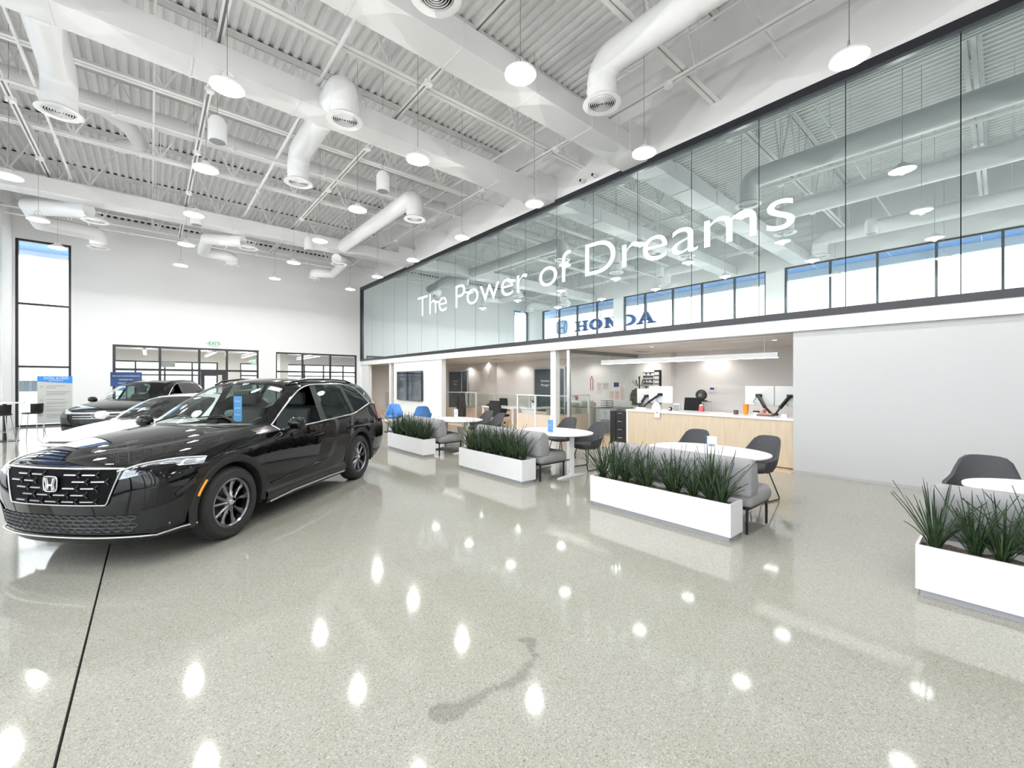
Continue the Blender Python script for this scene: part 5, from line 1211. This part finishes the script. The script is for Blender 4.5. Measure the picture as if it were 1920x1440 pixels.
t = thing('red_box', 'red leaflet holder on the reception counter', 'leaflet holder', (9.5, 4.47, CZ)); MB().prism([(-.03, 0), (.05, 0), (.02, .13), (-.0, .13)], lambda a, b: (a, -.045, b), lambda a, b: (a, .045, b)).build('holder', 'red_ornament', t); rbox(.0, .01, -.035, .035, .1, .16).build('leaflet', 'paper', t)
t = thing('book_stack', 'dark books lying beneath the right monitors', 'books', (9.3, 3.08, CZ))
rbox(-.08, .08, -.14, .14, 0, .025).build('lower_book', 'pot_purple', t); rbox(-.07, .07, -.12, .12, .025, .05).build('upper_book', 'kraft', t)
t = thing('desk_camera', 'small black and white box on the counter by the tumbler', 'box', (9.3, 3.25, CZ)); rbox(-.03, .03, -.04, .04, 0, .06).build('lower_box', 'paper', t); rbox(-.03, .03, -.05, .05, .06, .09).build('lid', 'black', t)
t = thing('card_holder', 'small white card holder at the right end of the counter', 'card holder', (9.2, 2.72, CZ)); rbox(-.03, .03, -.05, .05, 0, .02).build('base', 'white_gloss', t); rbox(-.02, .02, -.045, .045, .02, .055).build('cards', 'paper', t)
t = thing('mascot_cup', 'small dark red cup on the books under the monitors', 'cup', (9.3, 3.1, CZ+.05)); MB().lathe([(0, 0), (.025, 0), (.03, .07), (.025, .07), (.022, .01)], 16).build('cup', 'red_ornament', t, smooth=40); MB().tube([(0, .03, .015), (0, .05, .03), (0, .05, .05), (0, .03, .06)], .004, 6).build('handle', 'red_ornament', t)
t = thing('thermostat', 'small white thermostat with dark display on the reception wall', 'thermostat', (12.2, 5.41, 1.42)); rbox(-.025, 0, -.10, .10, -.08, .08).build('body', 'white_gloss', t, bevel=.006); rbox(-.028, -.025, -.06, .06, -.03, .04).build('display', 'sign_navy', t)
# glazed office doors on the back wall
def glazed(nm, y0, y1, z1, split, words):
    r_ = bpy.data.objects.new(nm, None); COL.objects.link(r_); struct(r_)
    f = MB(); x = 12.19; f.box(x-.06, x, y0, y0+.06, 0, z1); f.box(x-.06, x, y1-.06, y1, 0, z1); f.box(x-.06, x, y0+.06, y1-.06, z1-.07, z1); f.box(x-.06, x, split-.03, split+.03, 0, z1-.07); f.build('door_frame', 'alu', r_)
    for a, b in ((y0+.06, split-.03), (split+.03, y1-.06)): rbox(x-.03, x-.02, a, b, .02, z1-.07).build('pane', 'dark_pane', r_)
    MB().cyl((x-.09, split+.12, .85), (x-.09, split+.12, 1.15), .012, 8).build('handle', 'chrome', r_)
    yc = (max(split, y0)+y1)/2
    for k, wd in enumerate(words): text_obj('lettering', wd, .14, 'paper', r_, frame_nx(x-.034, yc, 1.62-.17*k), .0008)
glazed('door_2', 17.56, 19.36, 2.22, 18.12, ('Business', 'Office')); glazed('door_3', 11.0, 12.74, 2.2, 11.47, ('Business', 'Manager')); glazed('door_4', 19.85, 21.6, 2.2, 20.3, ('Business', 'Office'))
# cubicle panels
def cubicle(label, p0, p1, h, base, posts=2):
    d = Vector(p1)-Vector(p0); L = d.length; t = thing('glass_divider', label, 'partition', (*p0, 0), math.atan2(d.y, d.x))
    rbox(0, L, -.02, .02, .03, base).build('wood_panel', 'oak_panel', t); rbox(.03, L-.03, -.005, .005, base, h-.03).build('pane', 'partition_glass', t)
    rbox(0, L, -.025, .025, h-.03, h).build('top_rail', 'white_gloss', t)
    for k in range(posts): x = L*k/(posts-1); rbox(x-.025, x+.025, -.026, .026, 0, h).build('post', 'white_gloss', t)
cubicle('cubicle panel with glass top nearest the showroom, left of the column', (9.05, 10.25), (9.05, 8.6), 1.22, .62, 3)
cubicle('cubicle side panel running back from the column', (9.05, 8.6), (10.6, 8.6), 1.22, .62, 2)
cubicle('cubicle panel with glass top beside the hanging black coat', (9.3, 14.4), (9.6, 14.35), 1.22, .55, 2) if False else None
cubicle('cubicle panel next to the television wall', (9.25, 15.6), (10.3, 14.3), 1.20, .55, 2)
cubicle('long low cubicle panel across the back of the desks', (11.3, 16.5), (11.3, 9.9), 1.12, .50, 4)
wd_ = thing('white_desk', 'white desk with tapered legs in the middle cubicle', 'desk', (9.6, 11.7, 0)); rbox(-.35, .45, -.95, .80, .70, .735).build('top', 'white_gloss', wd_)
for sx in (-.3, .4):
    for sy in (-.9, .75): MB().bar((sx, sy, 0), (sx, sy, .70), .05).build('leg', 'white_gloss', wd_)
t = thing('black_bag', 'crumpled black bag lying on the white desk', 'bag', (9.55, 12.2, .735)); MB().lathe([(0, .0), (.22, .01), (.25, .05), (.16, .10), (0, .12)], 16).build('body', 'black_soft', t, smooth=60); MB().tube([(.1, .1, .08), (-.05, .25, .05), (-.2, .15, .02)], .012, 6).build('strap', 'black_soft', t)
nd = thing('cubicle_desk', 'white desk behind the glass of the near cubicle', 'desk', (10.0, 10.4, 0)); rbox(-.4, .9, -.35, .35, .70, .73).build('top', 'white_gloss', nd)
for sx in (-.35, .85): rbox(sx-.02, sx+.02, -.33, .33, 0, .70).build('panel_leg', 'white_matte', nd)
pl = thing('desk_plant', 'small leafy desk plant in a pale pot in the near cubicle', 'plant', (10.05, 10.55, .73)); MB().lathe([(0, 0), (.05, 0), (.065, .1), (.055, .1), (.0, .09)], 16).build('pot', 'paper', pl, smooth=40)
for k in range(9):
    a = k*2.4; r1 = .10+.02*(k % 3); MB().add([(0, 0, .1), (r1*.5*math.cos(a)-.03*math.sin(a), r1*.5*math.sin(a)+.03*math.cos(a), .2), (r1*math.cos(a), r1*math.sin(a), .30-.02*(k % 4)), (r1*.5*math.cos(a)+.03*math.sin(a), r1*.5*math.sin(a)-.03*math.cos(a), .2)], [(0, 1, 2, 3)]).build('leaf', 'grass_leaf', pl)
for l, y, m in (('blue photo card standing on the near cubicle desk', 10.25, 'card_blue'), ('white photo card standing on the near cubicle desk', 10.38, 'paper')):
    t = thing('photo_card', l, 'card', (9.85, y, .73)); rbox(-.004, .004, -.05, .05, 0, .18).build('card', m, t); rbox(.004, .05, -.04, .04, 0, .004).build('foot', 'paper', t)
t = thing('far_desk', 'pale desk in the recess left of the television wall', 'desk', (10.2, 20.6, 0)); rbox(-.5, .5, -.35, .35, .71, .74).build('top', 'white_gloss', t)
for sx in (-.45, .45):
    for sy in (-.3, .3): MB().bar((sx, sy, 0), (sx, sy, .71), .04).build('leg', 'white_gloss', t)
